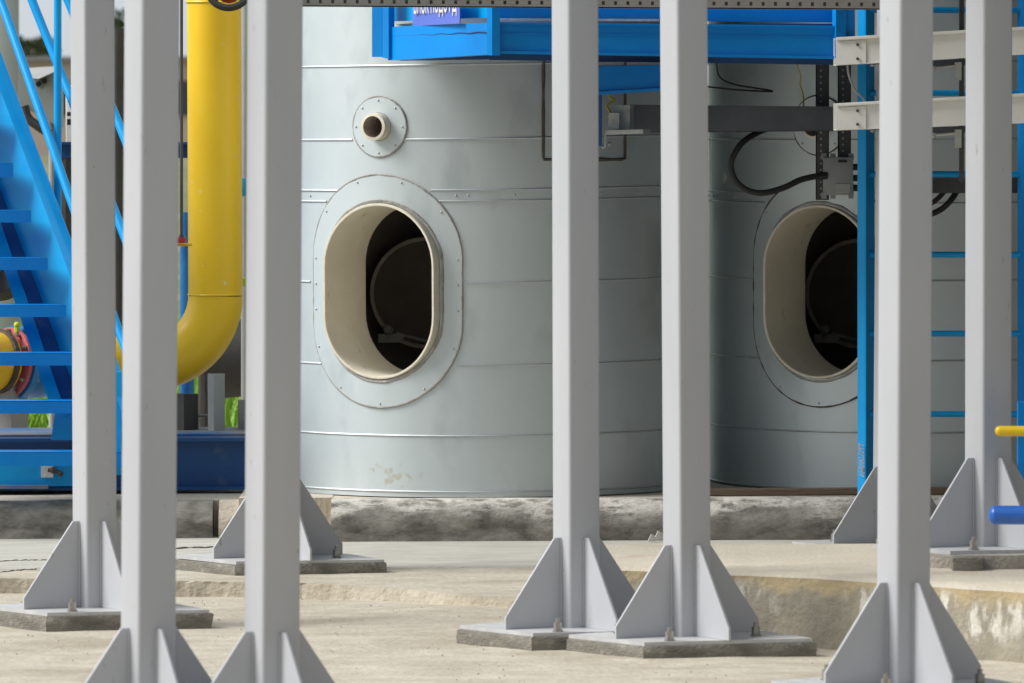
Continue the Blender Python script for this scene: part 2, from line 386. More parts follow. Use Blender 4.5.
# kerb / plinth under the tanks
def rough_block(name, x0, x1, y0, y1, z0, z1, m, parent=None, nx=None, amp=.010, capm=None):
    bm = bmesh.new(); nx = nx or max(4, int((x1 - x0) / .03)); nz = 12
    prof = [(y0 + .055 * max(0, k / nz - .6) ** 1.6 / .4 ** 1.6, z0 + (z1 - z0) * k / nz) for k in range(nz + 1)] + [(y0 + .08, z1 + .003), (y0 + .12, z1), (y1, z1), (y1, z0)]
    rows = []
    for j, (y, z) in enumerate(prof):
        row = []
        for i in range(nx + 1):
            x = x0 + (x1 - x0) * i / nx
            a = amp * (1 if j <= nz + 2 else 0)
            dy = (noise.fractal(Vector((x * 5, z * 14, 3 + x0)), 1, 2, 4)) * a; dz = noise.noise(Vector((x * 6, y * 6, 9))) * a * .45 * (1 if nz - 1 <= j <= nz + 2 else 0)
            row.append(bm.verts.new((x, y + dy, z + dz)))
        rows.append(row)
    for A, B in zip(rows[:-1], rows[1:]):
        for i in range(nx): bm.faces.new((A[i], A[i + 1], B[i + 1], B[i]))
    for i in (0, nx): bm.faces.new([r[i] for r in rows])
    o = MB(); o.bm.free(); o.bm = bm
    return o.build(name, m, parent, smooth=50)
xk = P(331, 520, 25.0).x
kt = thing('tank_plinth', 'long concrete plinth with dark mortar face and whitewashed edge under both tanks', 'plinth', (1, 25.0, 0))
rough_block('kerb_face', xk, 4.5, 24.98, 25.14, .0, .213, 'kerb', kt)
mb = MB(); mb.box(((xk + 4.5) / 2, 26.37, .105), (4.5 - xk, 2.48, .21)); mb.box(((TX1 - .95 + xk) / 2, 26.2, .16), (xk - TX1 + .95, 2.0, .105)); mb.build('plinth_top', 'tan', kt)
xl = P(216, 520, 25.2).x
kb = thing('skid_plinth', 'rough brown concrete plinth block below the blue skid at left', 'plinth', (-2, 25.2, 0))
rough_block('kerb_face', -4.5, xl - .015, 25.22, 25.36, 0, .196, 'kerb2', kb, amp=.016)
rough_block('end_block', xl + .01, xk + .015, 25.20, 25.36, 0, .198, 'tan', kb, amp=.014)
mb = MB(); mb.box(((-4.5 + xk) / 2, 26.6, .095), (xk + 4.5, 2.5, .2)); mb.build('plinth_top', 'tan', kb)

# ------------------------------------------------------------------ steel posts
PA = R(29)
POST_H = 3.0
HW, GL, GH = .0575, .205, .30
def base_part(mb_cb, name, m, parent): return mb_cb.build(name, m, parent)
PADQ = [(-.145, -.27), (.40, -.155), (.12, .42), (-.385, .045)]      # irregular cast pads, seen from above
def make_post():
    t = thing('steel_post', 'x', 'post', (0, 0, 0), 'grey square steel posts on gusseted bases')
    mb = L(); r = .011; pts = []
    for cx, cy, a0 in ((1, 1, 0), (-1, 1, 90), (-1, -1, 180), (1, -1, 270)):
        for k in range(5):
            a = R(a0 + 22.5 * k); pts.append(((HW - r) * cx + r * math.cos(a), (HW - r) * cy + r * math.sin(a), .012))
    mb.prism(pts, (0, 0, POST_H)); mb.bm.transform(Matrix.Rotation(-0, 4, 'Z'))
    mb.build('shaft', 'post', t)
    mb = L(); mb.box((0, 0, POST_H + .015), (.13, .13, .006), bev=.001); mb.build('cap', 'post', t)
    for k in range(4):
        mb = L(); g = .0045
        o = [(HW - .002, 0, .012), (HW + GL, 0, .012), (HW + GL, 0, .05), (HW + .024, 0, GH), (HW - .002, 0, GH)]
        mb.prism([(x, -g, z) for x, y, z in o], (0, 2 * g, 0))
        bmesh.ops.bevel(mb.bm, geom=mb.bm.edges[:], offset=.0012, segments=1, affect='EDGES')
        # weld beads both sides of the inner edge
        for sgn in (-1, 1):
            n = 40; mb.tube([(HW + .002, sgn * (g + .002), .014 + (GH - .02) * i / n) for i in range(n + 1)], .003, 5, rfun=lambda i: .0035 + .001 * math.sin(i * 2.1))
        mb.bm.transform(Matrix.Rotation(R(90 * k), 4, 'Z'))
        mb.build('gusset', 'post', t)
    mb = L(); mb.prism([Matrix.Rotation(-PA, 3, 'Z') @ Vector((x * .972, y * .972, 0)) for x, y in PADQ], (0, 0, .012)); mb.build('base_plate', 'plate', t)
    for sx in (-1, 1):
        for sy in (-1, 1):
            mb = L(); c = (.158 * sx, .158 * sy)
            mb.tube([(c[0], c[1], .012), (c[0], c[1], .056)], .0075, 10)
            mb.tube([(c[0], c[1], .013), (c[0], c[1], .016)], .018, 16)
            mb.tube([(c[0], c[1], .016), (c[0], c[1], .030)], .0135, 6)
            mb.tube([(c[0], c[1], .030), (c[0], c[1], .042)], .0135, 6)
            mb.build('anchor_bolt', 'bolt', t)
    return t
# name: base px, base y, scale px/m, px of the axis at the top of frame
POSTS = [
    ('A', 95, 612, 300, 92.5, 'second steel post from the left, standing just left of the widest foreground post'),
    ('B', 147.5, 741, 373, 152, 'x'), ('C', 271.5, 745, 375, 275, 'x'),
    ('D', 576.5, 632, 312, 575, 'x'), ('E', 687.3, 641, 317, 683.7, 'x'), ('F', 903, 689, 352, 906.5, 'x'),
    ('G', 988, 551, 307, 989, 'x'), ('H', 278, 561.5, 276, 279, 'x'), ('I', 892.5, 548, 267, 897, 'x')]
LAB = {'A': 'leftmost grey steel post, on a concrete pad, crossing the blue stair',
       'B': 'grey steel post in the foreground between the leftmost post and the yellow pipe',
       'C': 'grey steel foreground post just right of the yellow pipe',
       'D': 'grey steel post right of the oval opening, its pad partly behind a larger pad',
       'E': 'grey steel post on the large front pad between the two tanks',
       'F': 'grey steel foreground post standing before the blue ladder, base cut by the frame',
       'G': 'grey steel post on the raised slab at far right',
       'H': 'grey steel post almost hidden behind the post beside the yellow pipe, only its gussets show',
       'I': 'grey steel post mostly hidden behind the foreground post at the blue ladder'}
proto = make_post()
padg = 'square concrete pads under the posts'
for i, (nm, px, py, s, ptop, _) in enumerate(POSTS):
    if i == 0: o = proto
    else:
        o = proto.copy(); S.collection.objects.link(o)
        for ch in [c for c in proto.children]:
            d = ch.copy(); S.collection.objects.link(d); d.parent = o
    Y = F / s; b = P(px, py - 6.0 * s / 310, Y); tp_ = P(ptop, 0, Y)
    lean = math.atan((tp_.x - b.x) / (tp_.z - b.z))
    o.location = b - Vector((0, 0, .012)); o.rotation_euler = (Matrix.Rotation(lean, 3, 'Y') @ Matrix.Rotation(PA, 3, 'Z')).to_euler()
    o['label'] = LAB[nm]
    # pads
    pz = b.z - .012
    if nm in 'GI': zb = .23 if nm == 'G' else .04
    elif nm == 'H': zb = -.06
    else: zb = -.04
    if nm != 'G':
        lp = MB(); q4 = [Vector((x, y, 0)) * (1 + .02 * noise.noise(Vector((x * 9, y * 9, i)))) for x, y in PADQ]; ol = []
        for k in range(4):
            for j in range(16): ol.append(q4[k].lerp(q4[(k + 1) % 4], j / 16))
        nv = len(ol); zl = [0, -.004] + [-(pz - zb) * f for f in (.25, .5, .75, 1)]; rg = []
        for j, z in enumerate(zl):
            row = []
            for v in ol:
                q = noise.fractal(Vector((v.x * 12 + i * 7, v.y * 12, z * 25)), 1, 2, 4) * .007
                k = (1 + q / .3) if j else (1 + q / .3 - .012)
                row.append(lp.bm.verts.new((b.x + v.x * k, b.y + v.y * k, pz + z)))
            rg.append(row)
        for A, B in zip(rg[:-1], rg[1:]):
            for k in range(nv): lp.bm.faces.new((A[k], A[(k + 1) % nv], B[(k + 1) % nv], B[k]))
        lp.bm.faces.new(rg[0])
        lp.bm.transform(Matrix.Translation((-b.x, -b.y, -pz)))
        ob = lp.build('concrete_pad', 'pad' if nm != 'I' else 'padlight', smooth=50)
        ob.location = (b.x, b.y, pz)
        PADL = {'A': 'thin concrete pad under the leftmost post', 'B': 'concrete pad of the foreground post left of the yellow pipe, below the frame',
                'C': 'concrete pad of the foreground post right of the yellow pipe, below the frame',
                'D': 'concrete pad partly hidden behind the larger pad in the middle',
                'E': 'dark weathered concrete pad, frontmost in the middle of the photo',
                'F': 'concrete pad under the foreground post at the ladder, below the frame',
                'H': 'thick concrete pad with light left side behind the post by the yellow pipe',
                'I': 'pale concrete pad behind the raised slab under the half hidden post'}[nm]
        tag(ob, PADL, 'pad', padg)
# mortar bed and dark chunk under the post on the raised slab
b = P(988, 551 - 6.0 * 307 / 310, F / 307)
ob = MB(); pts = []
for k in range(26):
    a = 2 * math.pi * k / 26; q = 1 + .07 * noise.noise(Vector((math.cos(a) * 2, math.sin(a) * 2, 4)))
    pts.append((b.x + .02 + .34 * q * math.cos(a), b.y + .31 * q * math.sin(a), .235))
ob.prism(pts, (0, 0, b.z - .012 - .235)); tag(ob.build('mortar_bed', 'padlight'), 'rough pale mortar bed under the post on the raised slab', 'mortar')
ob = MB(); q0 = P(953, 567, 20.79); q1 = P(984, 567, 20.79); ob.box(((q0.x + q1.x) / 2, 20.87, (.245 + b.z - .014) / 2), (q1.x - q0.x, .13, b.z - .014 - .245), bev=.004)
tag(ob.build('concrete_packer', 'pad'), 'small dark concrete packing block at the edge of the mortar bed on the raised slab', 'block')

# ------------------------------------------------------------------ tanks
TR = .86
def stadium(hw, hh, n=32):
    """outline, half width hw, half height hh"""
    o = []
    st = hh - hw
    for k in range(n + 1): a = math.pi * k / n; o.append((hw * math.cos(a), st + hw * math.sin(a)))
    for k in range(1, 5): o.append((-hw, st - 2 * st * k / 5))
    for k in range(n + 1): a = math.pi + math.pi * k / n; o.append((hw * math.cos(a), -st + hw * math.sin(a)))
    for k in range(1, 5): o.append((hw, -st + 2 * st * k / 5))
    return o
def in_stad(a, b, hw, hh):
    st = hh - hw; return math.hypot(a, max(0, abs(b) - st)) < hw
RIMW, RIMH = .246, .342
FLW, FLH = .325, .45
ZT = 3.25
def make_tank(cx, cy, th0, zc, zp, label, zs, tilt, extra=None):
    t = thing('metal_tank', label, 'tank', (cx, cy, .213), 'galvanised cylindrical tanks')
    C = Vector((cx, cy, 0))
    def cyl(th, z, r=TR): return C + Vector((-math.sin(th) * r, -math.cos(th) * r, z))
    def onc(a, b, r, z0=zc): return cyl(th0 + math.asin(a / TR), z0 + b, r)
    n_ = Vector((-math.sin(th0), -math.cos(th0), 0)); u_ = Vector((-math.cos(th0), math.sin(th0), 0))
    def flat(a, b, d, z0=zc): return C + n_ * d + u_ * a + Vector((0, 0, z0 + b))
    # shell with openings
    nth, nz = 288, 130; z0 = .214
    mb = MB(); g = [[None] * nth for _ in range(nz + 1)]
    for j in range(nz + 1):
        for i in range(nth):
            z = z0 + (ZT - z0) * j / nz; th = 2 * math.pi * i / nth
            rr = TR + noise.noise(Vector((math.sin(th) * 2.2, math.cos(th) * 2.2, z * 1.3 + cx))) * .0016
            g[j][i] = mb.bm.verts.new(cyl(th, z, rr))
    for j in range(nz):
        zz = z0 + (ZT - z0) * (j + .5) / nz
        for i in range(nth):
            th = 2 * math.pi * (i + .5) / nth; a = math.sin(th - th0) * TR
            if math.cos(th - th0) > 0 and (in_stad(a, zz - zc, RIMW + .035, RIMH + .035) or math.hypot(a, zz - zp) < .07): continue
            k = (i + 1) % nth; mb.bm.faces.new((g[j][i], g[j][k], g[j + 1][k], g[j + 1][i]))
    for v in [v for v in mb.bm.verts if not v.link_faces]: mb.bm.verts.remove(v)
    sh = mb.build('shell', 'galv', t, smooth=60)
    mb = MB(); ring = [cyl(2 * math.pi * i / 96, ZT, TR + .02) for i in range(96)]
    mb.prism([p - Vector((0, 0, .02)) for p in ring], (0, 0, .05)); mb.build('roof', 'galv', t)
    # horizontal standing seams
    for z in zs:
        n = 160; mb = MB()
        pth = [cyl(2 * math.pi * i / n, z + tilt * (-math.sin(2 * math.pi * i / n)) * TR * (z - .2) / 1.7, TR + .001) for i in range(n)]
        if th0 and abs(z - zc) < FLH or abs(z - zp) < .12:
            # the seam stops at the cover plates
            keep = []
            for i in range(n):
                th = 2 * math.pi * i / n; a = math.sin(th - th0) * TR; front = math.cos(th - th0) > 0
                keep.append(not (front and (in_stad(a, pth[i].z - zc, FLW, FLH) or math.hypot(a, pth[i].z - zp) < .115)))
            k0 = next(i for i in range(n) if keep[i] and not keep[i - 1])
            run = [pth[(k0 + i) % n] for i in range(n) if keep[(k0 + i) % n]]
            mb.tube(run, .0042, 6)
        else: mb.tube(pth, .0042, 6, closed=True)
        mb.build('seam', 'seam', t)
    # rivets on the band
    for i in range(30):
        th = 2 * math.pi * (i + .3) / 30; z = (zs[3] + zs[2]) / 2
        for dd in (0, .055) if i % 3 == 0 else (0,):
            th_ = th + dd; a = math.sin(th_ - th0) * TR
            if math.cos(th_) < -.1 or (math.cos(th_ - th0) > 0 and in_stad(a, z - zc, FLW + .02, FLH + .02)): continue
            rivet(cyl(th_, z + tilt * (-math.sin(th_)) * TR * (z - .2) / 1.7, TR + .001), .0045, t)
    # oval cover plate
    def plate(inner, outer, z0_, nm):
        mb = MB(); nn = len(outer); A = []; B = []; A2 = []; B2 = []
        for (a, b), (c, d) in zip(inner, outer):
            A.append(mb.bm.verts.new(onc(a, b, TR + .007, z0_))); B.append(mb.bm.verts.new(onc(c, d, TR + .007, z0_)))
            A2.append(mb.bm.verts.new(onc(a, b, TR - .01, z0_))); B2.append(mb.bm.verts.new(onc(c, d, TR - .001, z0_)))
        for i in range(nn):
            k = (i + 1) % nn
            for X, Yv in ((A, B), (B, B2), (A, A2)): mb.bm.faces.new((X[i], X[k], Yv[k], Yv[i]))
        return mb.build(nm, 'galv', t, smooth=60)
    inn = stadium(RIMW + .002, RIMH + .002); out = stadium(FLW, FLH)
    pl = plate(inn, out, zc, 'cover_plate')
    dm = 'seal' if th0 and not extra else 'sealdark'
    def bead(o, z0_, r0, nm, rad, par, mm):
        mb = MB(); pp = []
        for i in range(len(o)):
            a0, b0 = o[i]; a1, b1 = o[(i + 1) % len(o)]
            for k in range(4): pp.append(onc(a0 + (a1 - a0) * k / 4, b0 + (b1 - b0) * k / 4, r0, z0_))
        mb.tube(pp, rad, 6, closed=True, rfun=lambda i: rad * (1 + .55 * noise.noise(pp[i % len(pp)] * 22)))
        return mb.build(nm, mm, par)
    bead(stadium(FLW + .002, FLH + .002), zc, TR + .004, 'sealant', .0042, pl, dm)
    bead(stadium(RIMW + .010, RIMH + .010), zc, TR + .006, 'sealant', .0060, pl, 'seal')
    ou = stadium(FLW - .013, FLH - .013, 10)
    for i, (a, b) in enumerate(ou):
        if i % 2 == 0: rivet(onc(a, b, TR + .007, zc), .0045, pl)
    circ = lambda r, n=32: [(r * math.cos(2 * math.pi * k / n), r * math.sin(2 * math.pi * k / n)) for k in range(n)]
    pl2 = plate(circ(.055), circ(.115), zp, 'port_collar')
    bead(circ(.117), zp, TR + .004, 'sealant', .0034, pl2, dm)
    for a, b in circ(.102, 8): rivet(onc(a, b, TR + .007, zp), .0045, pl2)
    # oval nozzle: outer wall, rim, inner wall
    wl = .011; D0, D1 = TR + .014, TR - .31
    def loft(rings, nm, mm, par, smooth=40, z0_=zc):
        mb = MB(); V = [[mb.bm.verts.new(flat(a, b, d, z0_)) for a, b in o] for o, d in rings]
        for A, B in zip(V[:-1], V[1:]):
            for i in range(len(A)):
                k = (i + 1) % len(A); mb.bm.faces.new((A[i], A[k], B[k], B[i]))
        return mb.build(nm, mm, par, smooth)
    so_, si_ = stadium(RIMW, RIMH, 24), stadium(RIMW - wl, RIMH - wl, 24)
    nz_ = loft([(si_, D0 - .004), (si_, D0 - .1), (si_, D1)], 'nozzle', 'cream', t)
    loft([(so_, TR - .05), (so_, D0), (stadium(RIMW - .002, RIMH - .002, 24), D0 + .002), (stadium(RIMW - wl + .002, RIMH - wl + .002, 24), D0 + .002), (si_, D0 - .004)], 'rim', 'rim', nz_)
    co, ci = circ(.053), circ(.042)
    pn = loft([(ci, TR + .05), (ci, TR - .2)], 'port_pipe', 'insidem', t, z0_=zp)
    loft([(co, TR - .03), (co, TR + .052), (ci, TR + .054), (ci, TR + .05)], 'rim', 'rim', pn, z0_=zp)
    mb = MB(); mb.prism([flat(a, b, TR - .2, zp) for a, b in ci], -n_ * .01); mb.build('port_bottom', 'cream', pn)
    # inner chamber
    RI = .60; mb = MB(); ni = 120
    zz = [.30 + .03 * k for k in range(54)]
    V = [[mb.bm.verts.new(cyl(2 * math.pi * i / ni, z, RI)) for i in range(ni)] for z in zz]
    for j in range(len(zz) - 1):
        for i in range(ni):
            th = 2 * math.pi * (i + .5) / ni; a = math.sin(th - th0) * RI; z = (zz[j] + zz[j + 1]) / 2
            if math.cos(th - th0) > 0 and in_stad(a, z - zc, RIMW + .01, RIMH + .01): continue
            k = (i + 1) % ni; mb.bm.faces.new((V[j][i], V[j][k], V[j + 1][k], V[j + 1][i]))
    mb.bm.faces.new(V[0]); mb.bm.faces.new(V[-1])
    ch = mb.build('inner_chamber', 'inside', t)
    # round duct mouth on the far side of the chamber
    def fl2(a, b, d): return C + Vector((-.235, 0, 0)) + Vector((0, 1, 0)) * d + Vector((a, 0, zc - .04 + b))
    mb = MB(); c1, c2 = circ(.225, 40), circ(.21, 40)
    V = [[mb.bm.verts.new(fl2(a, b, d)) for a, b in o] for o, d in ((c1, .53), (c1, .24), (c2, .24), (c2, .53))]
    for A, B in zip(V[:-1], V[1:]):
        for i in range(40): mb.bm.faces.new((A[i], A[(i + 1) % 40], B[(i + 1) % 40], B[i]))
    mb.build('inner_duct', 'insidem', ch)
    mb = MB(); bs = fl2(-.14, -.18, .20); mb.box(bs, (.10, .05, .035)); mb.ball(bs + Vector((-.01, -.03, .035)), .022); mb.tube([bs + Vector((-.01, -.03, 0)), bs + Vector((-.01, -.03, .05))], .008, 8)
    mb.tube([bs + Vector((.02, -.02, .02)), bs + Vector((.2, .03, -.03))], .008, 8)
    mb.build('inner_bracket', 'greymach', ch)
    return t, cyl, onc
z_at = lambda y, s=257.5: CAMZ - (y - 79) / s
zs_band = [0]
ys1 = [-40, 30 - 62, 187, 199, 65, 137, 281, 363, 433, 490]
zlist1 = [z_at(y) for y in (-5, 65 - 2, 188, 199, 137, 280.5, 363, 433.5, 489.5)] + [2.3, 2.75]
tank1, cyl1, onc1 = make_tank(TX1, 26.0, R(27.6), z_at(289.5), z_at(125),
    'bright galvanised round tank on the left, oval opening and small port', zlist1, .011)
TX2 = P(922, 400, 26.25).x
zlist2 = [z_at(y, 254) for y in (-5, 63, 193, 203, 140, 280, 359.5, 431, 488)] + [2.3, 2.75]
tank2, cyl2, onc2 = make_tank(TX2, 26.25, R(31.4), z_at(291.5, 254), z_at(125.5, 254),
    'shaded galvanised round tank on the right, behind the blue ladder', zlist2, .0, extra=True)
# sealant rectangle on the left tank, just below the platform, with its two studs
mb = MB(); q = []
def onpx(px, py, cxx, cyy, r=TR):
    """point of a tank's wall behind a pixel"""
    p = P(px, py, cyy - .8)
    for _ in range(6):
        dx = p.x - cxx; Y = cyy - math.sqrt(max(.0, r * r - dx * dx)); p = P(px, py, Y)
    return p
loop = [onpx(543.5, y, TX1, 26.0, TR + .002) for y in range(45, 159, 8)] + [onpx(x, 159.5, TX1, 26.0, TR + .002) for x in range(544, 625, 6)] + [onpx(625, y, TX1, 26.0, TR + .002) for y in range(158, 40, -8)]
mb.tube(loop, .007, 6, rfun=lambda i: .0065 + .003 * noise.noise(loop[i] * 20)); mb.build('patch_sealant', 'sealdark', tank1)
for x, y in ((609.5, 144), (603, 147)):
    mb = MB(); p = onpx(x, y, TX1, 26.0); mb.ball(p, .008); mb.build('stud', 'silver', tank1)
# old mortar splashes low on the left tank: a stain in its sheet metal
def stained(src, centre, rx):
    m = src.copy(); t = m.node_tree; b = t.nodes['Principled BSDF']; lk = b.inputs['Base Color'].links[0].from_socket
    tc = t.nodes.new('ShaderNodeTexCoord'); mp = t.nodes.new('ShaderNodeMapping')
    mp.inputs['Location'].default_value = [-c / q for c, q in zip(centre, rx)]; mp.inputs['Scale'].default_value = [1 / q for q in rx]
    t.links.new(tc.outputs['Object'], mp.inputs[0])
    ln = t.nodes.new('ShaderNodeVectorMath'); ln.operation = 'LENGTH'; t.links.new(mp.outputs[0], ln.inputs[0])
    n = t.nodes.new('ShaderNodeTexNoise'); n.inputs['Scale'].default_value = 30; n.inputs['Detail'].default_value = 6; t.links.new(tc.outputs['Object'], n.inputs['Vector'])
    q = t.nodes.new('ShaderNodeMath'); q.operation = 'MULTIPLY_ADD'; q.inputs[1].default_value = -.10; t.links.new(ln.outputs['Value'], q.inputs[0]); t.links.new(n.outputs[0], q.inputs[2])
    mr = t.nodes.new('ShaderNodeMapRange'); mr.inputs[1].default_value = .45; mr.inputs[2].default_value = .56; mr.inputs[4].default_value = .6; t.links.new(q.outputs[0], mr.inputs[0])
    mx = t.nodes.new('ShaderNodeMixRGB'); mx.inputs[2].default_value = (.50, .45, .32, 1); t.links.new(mr.outputs[0], mx.inputs[0]); t.links.new(lk, mx.inputs[1]); t.links.new(mx.outputs[0], b.inputs['Base Color'])
    return m
sh_ = [c for c in tank1.children if c.name.startswith('shell')][0]
cc = onpx(394, 475, TX1, 26.0) - tank1.location
sh_.data.materials[0] = stained(M['galv'], cc, (.06, .2, .035))
bd = thing('wooden_board', 'weathered brown board lying on the plinth along the foot of the shaded tank', 'board', (1.1, 25.26, .212))
mb = MB()
p_ = [Vector((.72, 25.22, .213)), Vector((1.9, 25.25, .213)), Vector((1.9, 25.34, .213)), Vector((.72, 25.33, .213))]
mb.prism(p_, (0, 0, .022)); mb.build('plank', 'plankwood', bd, smooth=0)
# half round white label on the right tank
mb = MB(); pts = [onpx(722.5, 171, TX2, 26.25, TR + .002)] + [onpx(722.5 + 4.5 * math.sin(a), 177.5 - 6.5 * math.cos(a), TX2, 26.25, TR + .002) for a in [math.pi * k / 8 for k in range(1, 8)]] + [onpx(722.5, 184, TX2, 26.25, TR + .002)]
mb.prism(pts, (0, -.0015, 0)); mb.build('sticker', 'white', tank2)

# added out of frame to shape the light: roof over the right tank, block further right
cn = thing('tank_shade', 'dark steel canopy added above the right tank to shade it, out of frame overhead', 'shade_roof', (2.2, 26, .2))
mb = MB(); mb.box((2.25, 24.2, 3.42), (3.9, 7.4, .06)); mb.build('roof_sheet', 'darkmach', cn)
for x, y in ((4.15, 20.8), (4.15, 27.7), (.75, 27.7)):
    mb = MB(); mb.box((x, y, 1.7), (.09, .09, 3.4)); mb.build('leg', 'strut', cn)
for y in (20.8, 23.0, 25.4, 27.7):
    mb = MB(); mb.box((2.25, y, 3.33), (3.9, .08, .12)); mb.build('roof_beam', 'navy', cn)
pw = thing('side_blocker', 'grey block added out of frame to the right to darken reflections', 'building', (7, 18, 0))
mb = MB(); mb.box((7.5, 18, 3.2), (6, 22, 6.8)); mb.build('wall', 'blockerwall', pw)
mb = MB(); mb.box((7.5, 18, 6.65), (6.4, 22.4, .1)); mb.build('roof', 'farroof', pw)
for y in (10, 14, 18, 22, 26):
    mb = MB(); mb.box((4.49, y, 3), (.04, 1.4, 1.4)); mb.build('window', 'glass', pw)

wh = thing('blocker', 'long dark warehouse added behind the camera to darken reflections, out of frame', 'building', (0, -32, -.1))  # added block, hides the low sky from the tanks' reflections
mb = MB(); mb.box((0, -32, 8.5), (130, 16, 17)); mb.build('wall', 'darkmach', wh)
mb = MB(); mb.box((0, -32, 17.2), (131, 17, .3)); mb.build('roof', 'farroof', wh)
for k in range(9):
    mb = MB(); mb.box((-56 + 14 * k, -23.96, 2.5), (5, .12, 5)); mb.build('door', 'greymach', wh)

# ------------------------------------------------------------------ blue platform between the tanks
pf = thing('blue_platform', 'bright blue steel platform across the front of both tanks', 'platform', (.6, 24.6, 2.0))
YA, YB, YL = 24.10, 24.22, 24.75
mb = MB(); mb.panel(490, 22, 53.5, YA + .012, 836, 25.5, 59, YB + .012, .05)
mb.panel(490, 22, 24, YA, 836, 25.5, 27.5, YB, .01); mb.panel(490, 50.5, 53.5, YA, 836, 56, 59, YB, .01)
mb.panel(492, 32.6, 33.6, YA + .008, 834, 36.2, 37.0, YB + .008, .02); mb.build('front_beam', 'blue', pf)
mb = MB(); mb.panel(388, 27, 60.3, YL, 489, 22.5, 54.5, YA + .01, .05)
n = 30; pth = [P(389 + 99 * k / n, 36.5 - 4.6 * k / n + .5 * math.sin(k * 1.1), YL - .003 + (YA + .01 - YL) * k / n) for k in range(n + 1)]
mb.build('side_beam', 'blue', pf); mb = MB(); mb.tube(pth, .0022, 5); mb.build('joint', 'navy', pf)
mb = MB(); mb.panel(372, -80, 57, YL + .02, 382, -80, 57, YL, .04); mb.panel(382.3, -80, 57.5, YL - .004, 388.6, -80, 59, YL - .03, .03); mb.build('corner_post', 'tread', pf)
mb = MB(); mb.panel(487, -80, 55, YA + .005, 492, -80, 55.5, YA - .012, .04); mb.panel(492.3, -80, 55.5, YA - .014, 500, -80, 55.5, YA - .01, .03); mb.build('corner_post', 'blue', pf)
mb = MB(); mb.panel(500, -30, 19.5, YA + .10, 836, -28, 22.5, YB + .10, .008); mb.build('toe_board', 'blue', pf)
mb = MB(); mb.panel(500, 18.2, 20.6, YA + .08, 659, 19, 21.4, YA + .14, .006); mb.build('grating_edge', 'white', pf)
mb = MB(); mb.panel(390, -30, 21.5, YL + .10, 487, -30, 17.5, YA + .12, .008); mb.build('toe_board', 'bluestair', pf)
mb = MB(); mb.panel(394, 24.2, 28, YL + .09, 415, 23.2, 27, YL - .02, .006); mb.build('grating_edge', 'white', pf)
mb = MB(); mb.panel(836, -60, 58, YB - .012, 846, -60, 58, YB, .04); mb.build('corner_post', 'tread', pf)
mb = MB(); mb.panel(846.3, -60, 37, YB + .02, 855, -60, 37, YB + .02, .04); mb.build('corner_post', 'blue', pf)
mb = MB(); mb.panel(400, 45, 60.8, 24.95, 489, 45, 59.5, 24.5, .02); mb.panel(489, 45, 60, 24.42, 842, 48, 65, 24.50, .02); mb.build('rear_beam', 'navy', pf)
# deck and joists (their dark underside shows under the beam)
a = P(388, 58, YL + .06); b_ = P(488, 54, YA + .07); c = P(842, 58, YB + .07)
mb = MB(); zd = 2.005
mb.prism([(a.x, a.y, zd), (b_.x, b_.y, zd), (c.x, c.y, zd)] + [(TX2 + math.sin(t_) * .885, 26.25 - math.cos(t_) * .885, zd) for t_ in [R(-28 - 6 * k) for k in range(11)]] + [(TX1 + math.sin(t_) * .885, 26.0 - math.cos(t_) * .885, zd) for t_ in [R(86 - 6 * k) for k in range(19)]], (0, 0, .03)); mb.build('deck', 'navy', pf)
for x in (.05, .45, .85, 1.2):
    mb = MB(); mb.box((x, 24.62, zd - .035), (.05, .72, .06)); mb.build('joist', 'navy', pf)
mb = MB(); mb.box((.6, 25.75, zd + .2), (.1, .5, .03)); mb.build('rear_deck', 'navy', pf)
# support bracket
mb = MB(); mb.panel(586, 66, 95.5, 24.42, 700, 64, 88, 24.30, .06); mb.panel(584, 66.5, 68.2, 24.40, 700, 64, 65.6, 24.28, .08)
mb.panel(586, 92.5, 95.5, 24.40, 700, 85.6, 88, 24.28, .08); mb.build('bracket_beam', 'tread', pf)
mb = MB(); mb.panel(590, 95, 146, 24.48, 602, 95, 146, 24.48, .05); mb.build('bracket_leg', 'navy', pf)
# sign plate with its lettering cut by the rail
sg = thing('sign_plate', 'violet blue sign with white capital letters on the blue platform', 'sign', P(437, 20, YA + .2))
mb = MB(); mb.panel(412.6, -14, 26.2, YA + .50, 459.6, -14, 23.3, YA + .15, .004); so1 = mb.build('panel', 'sign', sg)
def text_on(txt, p0, p1, h, m, parent, name='lettering', depth=.001, off=.0035, font_bold=False):
    """text starting at p0 running towards p1, cap height h, extruded towards the viewer"""
    cu = bpy.data.curves.new('t', 'FONT'); cu.body = txt; cu.size = h / .73; cu.extrude = depth; cu.offset = .0012 if font_bold else 0
    tmp = bpy.data.objects.new('t', cu); S.collection.objects.link(tmp)
    bpy.context.view_layer.update(); dg = bpy.context.evaluated_depsgraph_get()
    me = bpy.data.meshes.new_from_object(tmp.evaluated_get(dg)); bpy.data.objects.remove(tmp)
    xs = [v.co.x for v in me.vertices]; wd = max(xs) - min(xs)
    d = (Vector(p1) - Vector(p0)); ln = d.length; d.normalize()
    z = Vector((0, 0, 1)) if abs(d.z) < .7 else Vector((-1, 0, 0)); nrm = d.cross(z).normalized(); z = nrm.cross(d).normalized()
    sc = ln / wd
    for v in me.vertices:
        x, y, zz_ = v.co; v.co = Vector(p0) + d * ((x - min(xs)) * sc) + z * y + nrm * (zz_ + off)
    bm = bmesh.new(); bm.from_mesh(me); bm.transform(WM(parent).inverted()); bm.to_mesh(me); bm.free()
    me.materials.clear(); me.materials.append(M[m]); o = bpy.data.objects.new(name, me); S.collection.objects.link(o); o.parent = parent; return o
